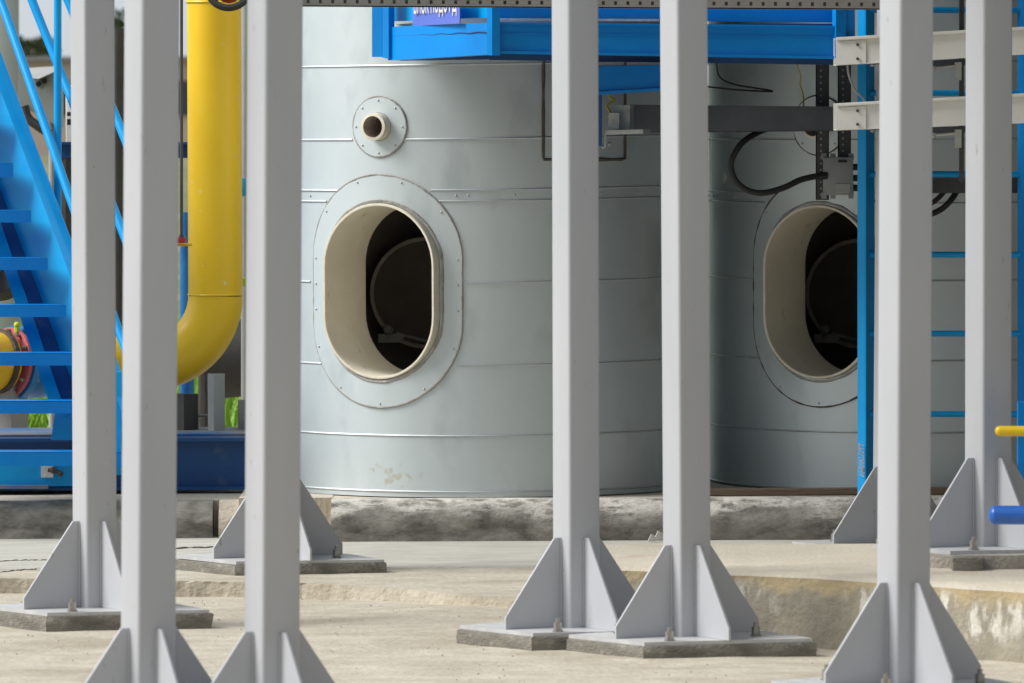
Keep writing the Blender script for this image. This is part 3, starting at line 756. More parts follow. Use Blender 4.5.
text_on('БЛОК ПОДО ГД', P(414.8, 13.6, YA + .47), P(457.5, 11.3, YA + .17), .072, 'white', so1, font_bold=True)

# perforated rail across the top
pr = thing('perforated_rail', 'grey perforated steel rail running across the top of the photo', 'rail', P(590, 0, 23.7))
YR = 23.72; rl = lambda x: (x - 300) / 580.0
def rb(x): return 5.8 + 3.2 * rl(x)
mb = MB(); mb.panel(285, rb(285) - 2.6, rb(285) + .6, YR, 880, rb(880) - 2.6, rb(880) + .6, YR, .003)
mb.panel(285, rb(285) - 26, rb(285) - 6.4, YR, 880, rb(880) - 26, rb(880) - 6.4, YR, .003)
x = 285.0
while x < 880:
    x2 = min(x + 9.3, 880); mb.panel(x, rb(x) - 6.5, rb(x) - 2.5, YR, x2, rb(x2) - 6.5, rb(x2) - 2.5, YR, .003); x += 12.3
p0 = P(285, rb(285) + .6, YR); p1 = P(880, rb(880) + .6, YR)
mb.prism([p0, p1, p1 + Vector((0, 0, .004)), p0 + Vector((0, 0, .004))], (0, .09, 0))
bk_ = MB(); bk_.panel(285, rb(285) - 26, rb(285) + .5, YR + .086, 880, rb(880) - 26, rb(880) + .5, YR + .086, .003); bk_.build('rail_back', 'darkmach', pr, smooth=0)  # backing coloured dark so the rail's holes look shaded
mb.build('rail_profile', 'perf', pr, smooth=0)
for x in (380, 480, 842):
    mb = MB(); q = P(x, -20, YR + .05); mb.box(q + Vector((0, .2, .06)), (.03, .42, .03)); mb.build('mounting_arm', 'perf', pr)

# ------------------------------------------------------------------ cable trays, junction box, cables
td = thing('cable_tray', 'dark steel cable tray hung under the blue platform', 'cable tray', P(740, 118, 24.75))
YT = 24.72
mb = MB(); mb.panel(630, 106, 133, YT, 842, 108, 131, YT - .02, .004)
for yy, dd in ((106, 1.2), (131, 1.2)):
    pass
p = [P(630, 106, YT), P(842, 108, YT - .02)]; mb.prism([p[0], p[1], p[1] + Vector((0, 0, -.004)), p[0] + Vector((0, 0, -.004))], (0, .018, 0))
mb.prism([P(630, 133, YT), P(842, 131, YT - .02), P(842, 130.2, YT - .02), P(630, 132.2, YT)], (0, .16, 0))
mb.panel(630, 104.6, 106.6, YT - .006, 842, 106.6, 108.6, YT - .026, .006)
mb.build('side_plate', 'traydark', td)
def white_tray(yt0, yb0, yt1, yb1, label):
    t = thing('cable_tray', label, 'cable tray', P(940, (yt0 + yb0) / 2, 24.1), 'white galvanised cable trays')
    YW, YV = 24.02, 23.85; X0, X1, XM = 836, 1110, 858
    def lerp(x, a, b_): return a + (b_ - a) * (x - X0) / (1024 - X0)
    yt = lambda x: lerp(x, yt0, yt1); yb = lambda x: lerp(x, yb0, yb1); Yx = lambda x: YW + (YV - YW) * (x - X0) / (X1 - X0)
    mb = MB(); mb.panel(X0, yt(X0) + .4, yb(X0), Yx(X0) + .004, X1, yt(X1), yb(X1), Yx(X1) + .004, .004)
    mb.prism([P(X0, yb(X0), Yx(X0)), P(X1, yb(X1), Yx(X1)), P(X1, yb(X1) - 1, Yx(X1)), P(X0, yb(X0) - 1, Yx(X0))], (0, .2, 0))
    b2 = [P(X0, yt(X0), Yx(X0)) + Vector((0, .2, 0)), P(X1, yt(X1), Yx(X1)) + Vector((0, .2, 0))]
    mb.prism([b2[0], b2[1], b2[1] - Vector((0, 0, .1)), b2[0] - Vector((0, 0, .1))], (0, .003, 0))
    mb.build('tray_body', 'tray', t)
    mb = MB(); mb.panel(X0 - .5, yt(X0) - .4, yt(X0) + 3.2, Yx(X0) - .010, X1, yt(X1) - .4, yt(X1) + 3.2, Yx(X1) - .010, .013)
    bmesh.ops.bevel(mb.bm, geom=mb.bm.edges[:], offset=.003, segments=2, affect='EDGES'); mb.build('rolled_edge', 'tray', t)
    mb = MB(); mb.panel(X0, yt(X0) + 4, yb(X0) - .5, Yx(X0) - .001, XM + 8, yt(XM + 8) + 4, yb(XM + 8) - .5, Yx(XM + 8) - .001, .003); mb.build('splice_plate', 'tray', t)
    for x in (857.5,):
        for fy in (.30, .80):
            q = P(x, yt(x) + fy * (yb(x) - yt(x)), Yx(x) - .002); mb = MB(); mb.tube([q, q - Vector((0, .006, 0))], .0055, 8); mb.build('screw', 'strut', t)
    for x in (872, 877):
        q = P(x, yb(x) + 1.2, Yx(x) + .05); mb = MB(); mb.box(q, (.012, .02, .014)); mb.build('bolt', 'silver', t)
    mb = MB(); mb.panel(868, yb(868) - .3, yb(868) + 1, Yx(868) + .03, 882, yb(880) - .3, yb(880) + 1, Yx(880) + .03, .26); mb.build('support_arm', 'strut', t)
    mb = MB(); mb.panel(930, yb(930) + .5, yb(930) + 7, Yx(940) + .22, 965, yb(965) + .5, yb(965) + 7, Yx(965) + .22, .03); mb.build('support_arm', 'traydark', t)
    mb = MB(); mb.panel(955, yb(960) + 4, yb(960) + 22, Yx(960) + .15, 961.5, yb(960) + 4, yb(960) + 22, Yx(960) + .15, .02); mb.build('hanger', 'silver', t)
    mb = MB(); mb.tube([P(932, yb(932) + 9, Yx(940) + .12), P(957, yb(957) + 7.5, Yx(960) + .12)], .005, 8); mb.ball(P(933.5, yb(932) + 8.8, Yx(940) + .12), .011); mb.build('threaded_rod', 'silver', t)
    return t
white_tray(37.7, 65.6, 27, 54.5, 'upper of the two white cable trays at the right')
white_tray(103.7, 130.6, 93.6, 123.2, 'lower of the two white cable trays at the right')
def strut(px0, px1, y0, y1, Y, label, nm='perforated_strut'):
    t = thing(nm, label, 'strut', P((px0 + px1) / 2, y1, Y), 'dark perforated struts behind the dark tray')
    mb = MB(); mb.panel(px0, y0, y1, Y, px1, y0, y1, Y, .004); mb.panel(px0, y0, y1, Y, px0 + .9, y0, y1, Y, .03); mb.panel(px1 - .9, y0, y1, Y, px1, y0, y1, Y, .03); mb.build('channel', 'strut', t)
    mb = MB(); y = y0 + 4
    while y < y1 - 3:
        q = P((px0 + px1) / 2 - 1.6, y, Y - .001); mb.tube([q, q + Vector((0, -.0015, 0))], .0042, 8); y += 6.2
    struct(mb.build('slots', 'greymach', t), 'stuff'); return t
strut(816, 829, 48, 200, 24.86, 'left dark perforated strut beside the junction box')
strut(838, 851, 60, 158, 24.88, 'right dark perforated strut ending above the junction box')
jb = thing('junction_box', 'grey junction box with cable gland above the right oval opening', 'junction box', P(837, 176, 24.85))
YJ = 24.80
mb = MB(); q = P(838, 176, YJ + .03); mb.box(q, (30 / 263, .055, 38 / 263), bev=.004); mb.build('housing', 'box', jb)
mb = MB()
for x, y in ((824, 156.5), (851, 156.5), (824, 195.5), (851, 195.5), (833, 156.5), (833, 195.5)): mb.box(P(x, y, YJ + .035), (.02, .012, .024))
for x in (824, 851):
    for y in (158.5, 193.5): mb.tube([P(x, y, YJ), P(x, y, YJ - .004)], .004, 6)
mb.build('mounting_lugs', 'box', jb)
mb = MB(); mb.panel(838, 159.8, 162.4, YJ, 847, 159.8, 162.4, YJ, .003); mb.bm.transform(Matrix.Translation((0, -.003, 0))); mb.build('vent_slot', 'black', jb)
mb = MB(); mb.panel(835.5, 184, 192, YJ - .002, 850, 184, 192, YJ - .002, .004); mb.build('label_plate', 'greymach', jb)
mb = MB(); mb.panel(835, 191.6, 193, YJ - .003, 849, 191.6, 193, YJ - .003, .004); mb.build('brass_strip', 'insidem', jb)
mb = MB(); mb.tube([P(827, 175.5, YJ + .01), P(820, 176, YJ + .005)], .016, 10); mb.build('cable_gland', 'black', jb)
for y in (167, 178, 188):
    mb = MB(); mb.tube([P(853, y, YJ + .03), P(862, y, YJ + .03)], .013, 10); mb.build('cable_gland', 'black', jb)
def cable(pts, r, m, name, label, cat='cable', n=10):
    pp = smoothpath([P(*q) for q in pts], 8); mb = MB(); mb.tube(pp, r, n); return tag(mb.build(name, m), label, cat)
cable([(800, 118, 24.92), (775, 126, 24.88), (757, 133, 24.80), (742, 143, 24.74), (733, 157, 24.72), (731, 168, 24.72), (736, 181, 24.72), (748, 190.5, 24.72), (764, 192.8, 24.73), (783, 188, 24.75), (799, 180.5, 24.77), (812, 177, 24.79), (822, 175.7, 24.80)], .0118, 'black', 'black_cable', 'thick black cable looping from the dark tray to the grey junction box')
cable([(716, 50, 24.6), (716.5, 64, 24.6), (720, 77, 24.7), (735, 84.5, 24.75), (768, 90, 24.78), (769, 91.5, 24.78), (735, 89.6, 24.75), (700, 86, 24.72), (680, 85, 24.7)], .0035, 'black', 'thin_cable', 'thin black cable bent under the blue platform beside the middle post')
cable([(797, 58, 24.7), (798, 68, 24.7), (801, 76, 24.72), (800, 84, 24.74), (803, 94, 24.76), (804, 112, 24.78)], .0028, 'wirey', 'earth_wire', 'yellow green earth wire hanging below the platform left of the struts')
cable([(613, 90, 24.62), (609, 96, 24.62), (614, 100, 24.62), (607, 106, 24.62), (610, 112, 24.62), (608, 120, 24.62)], .005, 'wirey', 'earth_wire', 'yellow green earth wire crimped above the small galvanised box')
cable([(847, 62, 24.3), (849, 76, 24.3), (855, 90, 24.32), (864, 100, 24.3), (866, 112, 24.3)], .004, 'wirew', 'pale_cable', 'pale cable hanging between the two white trays')
cable([(905, 212, 24.85), (925, 215, 24.85), (940, 210, 24.85), (951, 200, 24.85), (958, 188, 24.87), (960, 176, 24.9)], .0118, 'black', 'black_hose', 'outer thick black hose curving below the grey beam at right')
cable([(905, 203, 24.87), (925, 205, 24.87), (936, 200, 24.87), (945, 190, 24.87), (948, 178, 24.9)], .010, 'black', 'black_hose', 'inner black hose curving below the grey beam at right')
# galvanised terminal box and shelf
gb = thing('galvanised_box', 'small galvanised terminal box on a shelf plate below the bracket', 'terminal box', P(619, 130, 24.5))
mb = MB(); mb.panel(608.5, 113, 129.5, 24.56, 619, 113, 129.5, 24.56, .05); mb.build('side_box', 'silver', gb)
mb = MB(); mb.panel(613, 105.2, 130, 24.62, 630, 105.2, 130, 24.60, .05); mb.build('back_plate', 'silver', gb)
mb = MB(); mb.panel(604.5, 130.5, 135, 24.50, 643, 129.4, 133.5, 24.46, .12); mb.build('shelf', 'silver', gb)
mb = MB(); mb.panel(604, 130, 148, 24.55, 606, 130, 148, 24.55, .02); mb.build('strap', 'silver', gb)
# rear beam at the right and the strut that holds the trays
sb = MB(); sb.panel(905, 179, 193, 24.72, 1120, 179, 193, 24.72, .06); sb.panel(905, 177.6, 180, 24.70, 1120, 177.6, 180, 24.70, .09)
tag(sb.build('grey_beam', 'strut'), 'dull grey steel beam crossing the right tank behind the ladder', 'beam')
sb = MB(); sb.panel(959.5, -60, 182, 24.30, 964, -60, 182, 24.30, .03)
tag(sb.build('dark_upright', 'strut'), 'thin dark upright behind the white trays left of the far right post', 'upright')

# ------------------------------------------------------------------ blue ladder
ld = thing('blue_ladder', 'blue steel ladder with round rungs before the right tank', 'ladder', P(940, 495, 24.55))
YD = 24.56
mb = MB(); mb.panel(857.5, -70, 500, YD, 866, -70, 500, YD - .03, .006); mb.panel(866, -70, 500, YD - .03, 874.5, -70, 500, YD + .04, .006)
stl = mb.build('stile', 'bluerail', ld, smooth=0)
mb = MB(); mb.panel(1017.5, -70, 496, YD + .03, 1025, -70, 496, YD, .006); mb.panel(1025, -70, 496, YD, 1034, -70, 496, YD + .05, .006); mb.build('stile', 'tread', ld, smooth=0)
for y in (-71, 10, 93, 174, 254.5, 333.5, 414):
    mb = MB(); mb.tube([P(869, y, YD + .01), P(1021, y + .2, YD + .03)], .0115, 12); mb.build('rung', 'bluerail', ld)
text_on('АМИ/С.ОТТ', P(864.2, 477, YD - .032), P(863.6, 443, YD - .032), .019, 'white', stl, off=.002, font_bold=True)

# ------------------------------------------------------------------ barrier bars at the right edge
br = thing('pipe_barrier', 'short barrier with yellow upper bar and thick blue lower bar at right edge', 'barrier', P(1085, 575, 20.5))
mb = MB(); mb.tube([P(1000, 431, 20.55), P(1100, 431.5, 20.55)], .0165, 16); mb.ball(P(1000, 431, 20.55), .0165, u=16, v=10); mb.build('upper_bar', 'yellow2', br)
mb = MB(); mb.tube([P(994, 515, 20.5), P(1100, 515.5, 20.5)], .030, 20); mb.ball(P(995, 515, 20.5), .030, sc=(.7, 1, 1), u=18, v=12); mb.build('lower_bar', 'barblue', br)
q = P(1085, 515, 20.53); mb = MB(); mb.box((q.x, q.y + .06, (q.z + .25) / 2 + .12), (.06, .06, q.z - .25 + .40), bev=.004); mb.build('stand', 'barblue', br)
q = P(1022, 431, 20.62); mb = MB(); mb.panel(1018, 402, 464, 21.0, 1030, 402, 464, 21.0, .04); mb.panel(1018, 440, 444, 20.55, 1100, 440, 444, 20.55, .02); mb.build('bracket', 'tread', br)

# ------------------------------------------------------------------ skid and stair at the left
sk = thing('blue_skid', 'blue steel skid frame, its shade painted in, carrying the pipework at left', 'skid frame', (-2, 25.8, .195))
YS = 25.75
zt = P(200, 438, YS).z; zb = P(200, 490, YS).z
mb = MB(); x0, x1 = -3.6, TX1 - .92
mb.box(((x0 + x1) / 2, YS + .06, (zt + zb) / 2), (x1 - x0, .012, zt - zb - .01)); mb.box(((x0 + x1) / 2, YS + .06, zt - .006), (x1 - x0, .12, .014)); mb.box(((x0 + x1) / 2, YS + .06, zb + .006), (x1 - x0, .12, .012))
mb.build('front_beam', 'navy', sk)
mb = MB(); mb.box(((x0 + x1) / 2, YS + .38, zt + .006), (x1 - x0, .52, .008)); mb.build('deck_plate', 'navytop', sk)
mb = MB(); mb.box(((x0 + x1) / 2, YS + .64, (zt + zb) / 2), (x1 - x0, .012, zt - zb)); mb.build('rear_beam', 'navy', sk)
mb = MB(); mb.panel(-300, 466, 487, YS - .02, 76, 466, 486, YS - .02, .02); mb.build('side_channel', 'bluestair', sk)  # lighter blue stands for the sunlit left stretch of the skid beam
mb = MB(); mb.panel(-300, 484, 488.5, YS - .05, 48, 485.5, 489, YS - .05, .06); mb.build('base_flange', 'navytop', sk)
mb = MB(); mb.panel(41, 465, 477.5, YS - .03, 53, 465, 477.5, YS - .03, .008); tg = mb.build('earthing_tab', 'white', sk)
mb = MB(); q = P(53, 470, YS - .05); mb.tube([q + Vector((-.02, 0, 0)), q + Vector((.035, 0, -.01))], .008, 8); mb.ball(q, .014); mb.ball(q + Vector((.03, 0, -.015)), .012); mb.build('bolt', 'sealdark', tg)
st = thing('blue_stair', 'steep bright blue steel stair with flat treads and tube handrails', 'stair', P(120, 490, 25.2))
cd = Vector((-.47, .88, 0)).normalized()     # climbing direction on plan
td_ = Vector((.88, .47, 0))                  # along a tread
def sY(py): return 25.15 + (470 - py) / 48.3 * .125
def depth_line(px, py): return P(px, py, sY(py))
# right stringer: a channel
SLX = lambda y: (y - 55) / 2.655
def SP(y, off, dY=0): return P(SLX(y) + off, y, sY(y) + dY)
mb = MB(); a0, a1 = -60, 452
mb.prism([SP(a0, -60, .36), SP(a1, -60, .36), SP(a1, 0, .0), SP(a0, 0, .0)], (.006, .010, 0))
mb.build('stringer', 'bluestair', st, smooth=0)
mb = MB()
mb.prism([SP(a0, -13, -.045), SP(a1, -13, -.045), SP(a1, 1.5, -.01), SP(a0, 1.5, -.01)], (.001, .007, 0))
mb.build('stringer_flange', 'bluerail', st, smooth=0)
# second stringer seen between the treads
def S2(y, off, dY): return P(10 + (y - 250) * .343 + off, y, sY(y) + dY)
mb = MB(); mb.prism([S2(40, 0, .28), S2(405, 0, .28), S2(405, 15, .30), S2(40, 15, .30)], (.004, .01, 0)); mb.build('stringer', 'navy', st, smooth=0)
mb = MB(); mb.prism([S2(40, -13, .26), S2(400, -13, .26), S2(405, -.3, .25), S2(40, -.3, .25)], (0, .012, 0)); mb.build('stringer_flange', 'bluestair', st, smooth=0)
TRD = [(17, 29, -24), (66, 78, -8), (114, 127, -2), (163, 177, 13), (210.5, 222.5, 31), (258, 270, 47.5), (305, 317, 66), (353, 365.5, 84), (401, 413.5, 102), (452, 466, 122)]
for (y0, y1, xr) in TRD:
    Yt = sY(y0); mb = MB()
    p = [P(xr - 190, y1, Yt - .06), P(xr, y1, Yt), P(xr, y0, Yt), P(xr - 190, y0, Yt - .06)]
    mb.prism(p, (0, .010, 0)); e = [p[3] - Vector((0, 0, .004)), p[2] - Vector((0, 0, .004)), p[2], p[3]]; mb.prism(e, (-.09, .17, 0)); mb.build('tread', 'tread', st, smooth=0)
mb = MB(); mb.prism([P(56, 405, 25.55), P(76, 405, 25.55), P(76, 440, 25.55), P(51, 440, 25.55)], (0, .02, 0)); mb.tube([P(66, 418, 25.53), P(70, 408, 25.53)], .006, 6); mb.build('foot_plate', 'bluestair', st)
mb = MB(); mb.panel(112, 372, 475, 25.3, 121, 372, 475, 25.3, .05); mb.build('foot_post', 'bluestair', st)
def rail(pts, r=.0175, nm='handrail'):
    mb = MB(); mb.tube([P(x, y, Y) for x, y, Y in pts], r, 12); return mb.build(nm, 'bluerail', st)
rail([(-35, -92, 26.5), (5, 12, 26.2), (74, 209, 25.75), (119, 331, 25.5), (150, 415, 25.3)])
rail([(8, -62, 26.25), (35, 8, 26.2), (69, 93, 26.0), (119, 222, 25.7), (160, 330, 25.5)])
rail([(38, -70, 26.25), (72, 10, 26.2), (119, 124, 25.9), (165, 240, 25.7)])
rail([(57.7, -80, 25.95), (57.7, 212, 25.95)], .0155, 'rail_post')

# ------------------------------------------------------------------ yellow pipe
yp = thing('yellow_pipe', 'large yellow gas pipe bending at its foot beside the left tank', 'pipe', P(215, 390, 26.3))
YY = 26.3; rp = 27.2 / (F / YY)
mb = MB(); mb.tube([P(213.6, -120, YY), P(215.4, 293.5, YY)], rp, 40); mb.build('riser', 'yellow', yp)
c0 = P(215.4, 295.5, YY); br_ = .275; pth = [c0 + Vector((-br_ + br_ * math.cos(a), 0, -br_ * math.sin(a))) for a in [R(90) * k / 24 for k in range(25)]]
mb = MB(); mb.tube(pth, rp * 1.005, 40); mb.build('elbow', 'yellow', yp)
e = pth[-1]; mb = MB(); mb.tube([e + Vector((-.003, 0, 0)), e + Vector((-.19, .01, 0))], rp, 40); mb.build('outlet', 'yellow', yp)
for c_, d_ in ((P(215.4, 294.5, YY), 'z'), (P(213.6, 2, YY), 'z')):
    mb = MB(); n = 48; mb.tube([c_ + Vector((math.cos(2 * math.pi * k / n) * rp, math.sin(2 * math.pi * k / n) * rp, .0015 * noise.noise(Vector((k, 0, 0))))) for k in range(n)], .0045, 6, closed=True); mb.build('weld', 'yellow2', yp)
# valve and handwheel at the top of the pipe
hv = thing('valve_wheel', 'black valve wheel with red hub hanging at the top over the yellow pipe', 'valve wheel', P(228, -10, 25.95))
c_ = P(229, -14, 25.98); mb = MB(); n = 36
mb.tube([c_ + Vector((math.cos(2 * math.pi * k / n) * .088, .05 * math.sin(2 * math.pi * k / n), math.sin(2 * math.pi * k / n) * .088)) for k in range(n)], .014, 10, closed=True); mb.build('wheel_rim', 'black', hv)
mb = MB()
for k in range(4):
    a = R(45 + 90 * k); mb.tube([c_, c_ + Vector((math.cos(a) * .086, .05 * math.sin(a), math.sin(a) * .086))], .012, 8)
mb.build('spokes', 'black', hv); mb = MB(); mb.ball(c_ + Vector((0, -.01, -.025)), .05, sc=(1, .6, .9)); mb.build('hub', 'red', hv)
mb = MB(); mb.tube([c_, c_ + Vector((0, .16, 0))], .02, 10); mb.build('stem', 'black', hv)

# left flanged pipe with valve, behind the treads
vp = thing('flanged_pipe', 'yellow pipe end with a faded red gasket and blue valve behind the stair treads', 'pipe', P(20, 400, 26.8))
YV_ = 26.75; A0 = P(-70, 356, YV_ - .25); A1 = P(0, 362, YV_); ax = (A1 - A0).normalized(); rv = .122
mb = MB(); mb.tube([A0, A1 + ax * .02], rv, 36); mb.build('pipe', 'yellow', vp)
c1 = A1 + ax * .03
mb = MB(); mb.tube([c1 - ax * .05, c1 - ax * .03], rv + .014, 36); mb.build('clamp_band', 'sealdark', vp)
mb = MB(); mb.tube([c1 + ax * .010, c1 + ax * .026], .146, 40); mb.build('gasket_flange', 'pink', vp)
mb = MB(); mb.tube([c1 + ax * .034, c1 + ax * .066], .156, 40); mb.build('blue_flange', 'valveblue', vp)
for k in range(12):
    a = 2 * math.pi * k / 12; sdv = ax.cross(Vector((0, 0, 1))).normalized(); upv = sdv.cross(ax)
    q = c1 + (sdv * math.cos(a) + upv * math.sin(a)) * .133; mb = MB(); mb.tube([q - ax * .012, q + ax * .085], .008, 6); mb.build('flange_bolt', 'bolt', vp)
mb = MB(); prof = [(.06, .085), (.09, .11), (.15, .138), (.22, .13), (.30, .10), (.34, .13), (.36, .13)]
mb.tube([c1 + ax * d for d, r_ in prof], .1, 32, rfun=lambda i: prof[i][1]); mb.build('valve_body', 'valveblue', vp)
mb = MB(); mb.box(P(8, 405, YV_ + .02), (.11, .14, .22), rz=R(-25)); mb.build('pedestal', 'greymach', vp)
q = P(17, 325, YV_); mb = MB(); mb.tube([q, q + Vector((0, 0, -.03))], .011, 8); mb.ball(q, .014); mb.build('grease_nipple', 'lime', vp)

# supports and machines behind the yellow pipe
def support(px0, pxm, px1, y0, y1, Y, m, label, nm='pipe_support'):
    t = thing(nm, label, 'pipe support', P((px0 + px1) / 2, y1, Y))
    w0 = P(px1, y1, Y).x - P(px0, y1, Y).x
    pa, pb, pc = P(px0, y1, Y + .02), P(pxm, y1, Y - .01), P(px1, y1, Y + .04); hgt = P(pxm, y0, Y).z - pb.z
    back = Vector((0, w0 * .7, 0))
    mb = MB(); mb.prism([pa, pb, pc, pc + back, pa + back], (0, 0, hgt)); mb.build('stanchion', m, t, smooth=0)
    mb = MB(); c = (pa + pc) / 2; mb.box((c.x, c.y + .04, pa.z + .004), (w0 * 1.4, .12, .008)); mb.build('foot_plate', m, t); return t
support(208, 214, 224.5, 374, 436.5, 26.1, 'greymach', 'grey square support post under the yellow elbow')
support(176, 184, 198, 394, 434, 26.15, 'darkmach', 'dark grey support block left of the support post under the yellow elbow')
support(238, 244, 262, 400, 435, 26.2, 'greymach', 'grey support post right of the yellow elbow, beside the left tank')
mb = MB(); mb.tube([P(160, 415.5, 26.25), P(210, 415.5, 26.25)], .006, 8)
mb2 = thing('tie_rod', 'thin steel tie rod between the supports under the yellow pipe', 'rod', P(180, 415, 26.25)); mb.build('rod', 'greymach', mb2)
mb = MB(); mb.panel(181, 416, 429, 26.38, 186, 416, 429, 26.38, .004); mb.build('tag', 'white', mb2)
dp = thing('dark_pipe', 'thick dark grey pipe running behind the yellow elbow', 'pipe', P(240, 360, 27.3))
mb = MB(); mb.tube([P(205, 361, 27.6), P(330, 350, 27.6)], .165, 36); mb.build('pipe', 'darkmach', dp)
mb = MB(); mb.tube([P(300, 353, 27.5), P(300, 440, 27.5)], .05, 12); mb.build('leg', 'darkmach', dp)
def vert(name, px, w_, y0, y1, Y, m, label, cat='pipe', extra=None):
    t = thing(name, label, cat, P(px, y1, Y)); mb = MB(); mb.tube([P(px, y0, Y), P(px, y1, Y)], w_ / 2 / (F / Y), 20); mb.build('pipe', m, t)
    mb = MB(); mb.tube([P(px, y1 - 3, Y), P(px, y1, Y)], w_ * .8 / (F / Y), 20); mb.build('base_flange', m, t); return t
vert('conduit', 181.5, 3.2, -80, 238, 25.9, 'darkmach', 'thin dark conduit just right of the widest foreground post', 'conduit')
vert('blue_standpipe', 187, 14, 212, 425, 27.1, 'valveblue', 'dark blue standpipe behind the yellow riser')
vert('dark_standpipe', 118, 14, 28, 432, 27.0, 'darkmach', 'dark brown standpipe seen in the gap between the two left posts')
vert('grey_standpipe', 246, 10, -60, 430, 26.9, 'greymach', 'grey standpipe between the yellow riser and the left tank')
vert('grey_downpipe', 166, 12, 250, 430, 27.4, 'greymach', 'grey downpipe behind the inner bend of the yellow pipe')
cv = thing('small_valve', 'small red handled valve on a yellow stem beside the yellow riser', 'valve', P(180, 246, 26.1))
mb = MB(); mb.box(P(180.5, 240, 26.1), (.04, .03, .026), bev=.004); mb.build('handle', 'red', cv)
mb = MB(); mb.tube([P(172, 245, 26.12), P(192, 244.5, 26.12)], .006, 8); mb.build('stem', 'yellow2', cv)
mb = MB(); mb.box(P(243, 282, 26.5), (.02, .02, .034), bev=.003); tag(mb.build('lime_tag', 'lime'), 'small lime green tag between the yellow riser and the left tank', 'tag')
mb = MB(); mb.box(P(243, 187, 26.6), (.03, .05, .075), bev=.004); tag(mb.build('terminal_box', 'cyan'), 'small sky blue terminal box between the yellow riser and the left tank', 'terminal box')
nb = thing('blue_crossbeam', 'dark blue horizontal beam seen behind the stair at head height', 'beam', P(120, 150, 27.5))
mb = MB(); mb.panel(52, 143, 158, 27.5, 215, 143, 158, 27.5, .05); mb.build('web', 'navy', nb); mb = MB(); mb.panel(52, 142, 144.5, 27.44, 215, 142, 144.5, 27.44, .12); mb.build('flange', 'navy', nb)
for x in (66, 205):
    mb = MB(); mb.tube([P(x, 158, 27.53), P(x, 432, 27.53)], .03, 10); mb.build('leg', 'darkmach', nb)
cb = thing('control_cabinet', 'pale control cabinet seen behind the stair handrail, with dark marks', 'cabinet', P(80, 200, 28.4))
mb = MB(); mb.box(P(92, 115, 28.4) , (.22, .15, .26), bev=.006); mb.build('housing', 'tray', cb)
mb = MB(); mb.panel(67, 112, 116, 28.3, 71, 112, 116, 28.3, .01); mb.panel(67, 119, 125, 28.3, 71, 119, 125, 28.3, .01); mb.build('marks', 'black', cb)
mb = MB(); mb.tube([P(92, 145, 28.4), P(92, 432, 28.4)], .03, 10); mb.build('stand', 'greymach', cb)
pk = thing('compressor', 'dark compressor block with yellow fittings low behind the stair', 'machine', P(90, 300, 28.2))
mb = MB(); mb.box(P(110, 192, 28.2), (.42, .3, .34), bev=.02); mb.build('block', 'darkmach', pk)
mb = MB(); mb.ball(P(64, 205, 28.0), .022); mb.tube([P(64, 195, 28.0), P(66, 212, 28.0)], .013, 8); mb.build('yellow_fitting', 'yellow2', pk)
mb = MB(); pp = smoothpath([P(58, 222, 28.0), P(66, 217, 28.0), P(76, 214, 28.0), P(90, 222, 28.0)], 6); mb.tube(pp, .008, 8); mb.build('hose', 'black', pk)
mb = MB(); mb.box(P(110, 330, 28.25), (.3, .22, .85)); mb.build('stand', 'greymach', pk)
# left-edge blue drum end above the flanged pipe
mb = MB(); mb.tube([P(-60, 262, 27.4), P(8, 268, 27.6)], .13, 30, rfun=lambda i: .13); dr = thing('blue_pipe_end', 'end of a blue pipe with black clamp at the left edge between treads', 'pipe', P(0, 300, 27.5)); mb.build('pipe', 'valveblue', dr)
mb = MB(); mb.tube([P(-8, 262, 27.45), P(2, 268, 27.55)], .145, 30); mb.build('clamp', 'black', dr)
mb = MB(); mb.tube([P(-25, 300, 27.5), P(-25, 432, 27.5)], .04, 10); mb.build('leg', 'greymach', dr)

# distant left: column, hooded cabinet, building, trees, grass
gc = thing('grey_column', 'wide greenish grey steel column at the top left edge', 'column', P(6, 300, 36)); mb = MB(); q = P(6, 0, 36); mb.box((q.x, 36, 1.6), (.135, .135, 3.9), bev=.01); mb.build('shaft', 'greycol', gc); mb = MB(); mb.box((q.x, 36, -.08), (.3, .3, .02)); mb.build('base_plate', 'greycol', gc)
hc = thing('hooded_cabinet', 'grey cabinet with a tilted hood on the left behind the handrails', 'cabinet', P(44, 300, 31))
mb = MB(); mb.prism([P(26, 68, 31), P(58, 66, 31), P(56, 71, 30.8), P(38, 79, 30.7), P(32, 78, 30.7)], (0, .3, -.004)); mb.build('hood', 'greymach', hc)
mb = MB(); mb.prism([P(33, 79, 30.85), P(55, 71, 30.85), P(55, 80, 30.85), P(38, 93, 30.85)], (0, .03, 0)); mb.build('bolted_bracket', 'greycol', hc)
for x, y in ((38.5, 84), (44.5, 81)):
    mb = MB(); mb.tube([P(x, y, 30.85), P(x, y, 30.82)], .013, 10); mb.build('bolt', 'black', hc)
mb = MB(); mb.prism([P(20, 80, 31), P(60, 76, 31), P(60, 128, 31), P(44, 118, 31), P(20, 105, 31)], (0, .25, 0)); mb.build('housing', 'greycol', hc)
mb = MB(); pp = smoothpath([P(24, 106, 31), P(28, 118, 31), P(38, 126, 31), P(50, 134, 31)], 6); mb.tube(pp, .022, 8); mb.build('dark_hose', 'darkmach', hc)
mb = MB(); mb.tube([P(52, 100, 31.1), P(52, 430, 31.1)], .016, 10); mb.build('stand', 'greycol', hc)

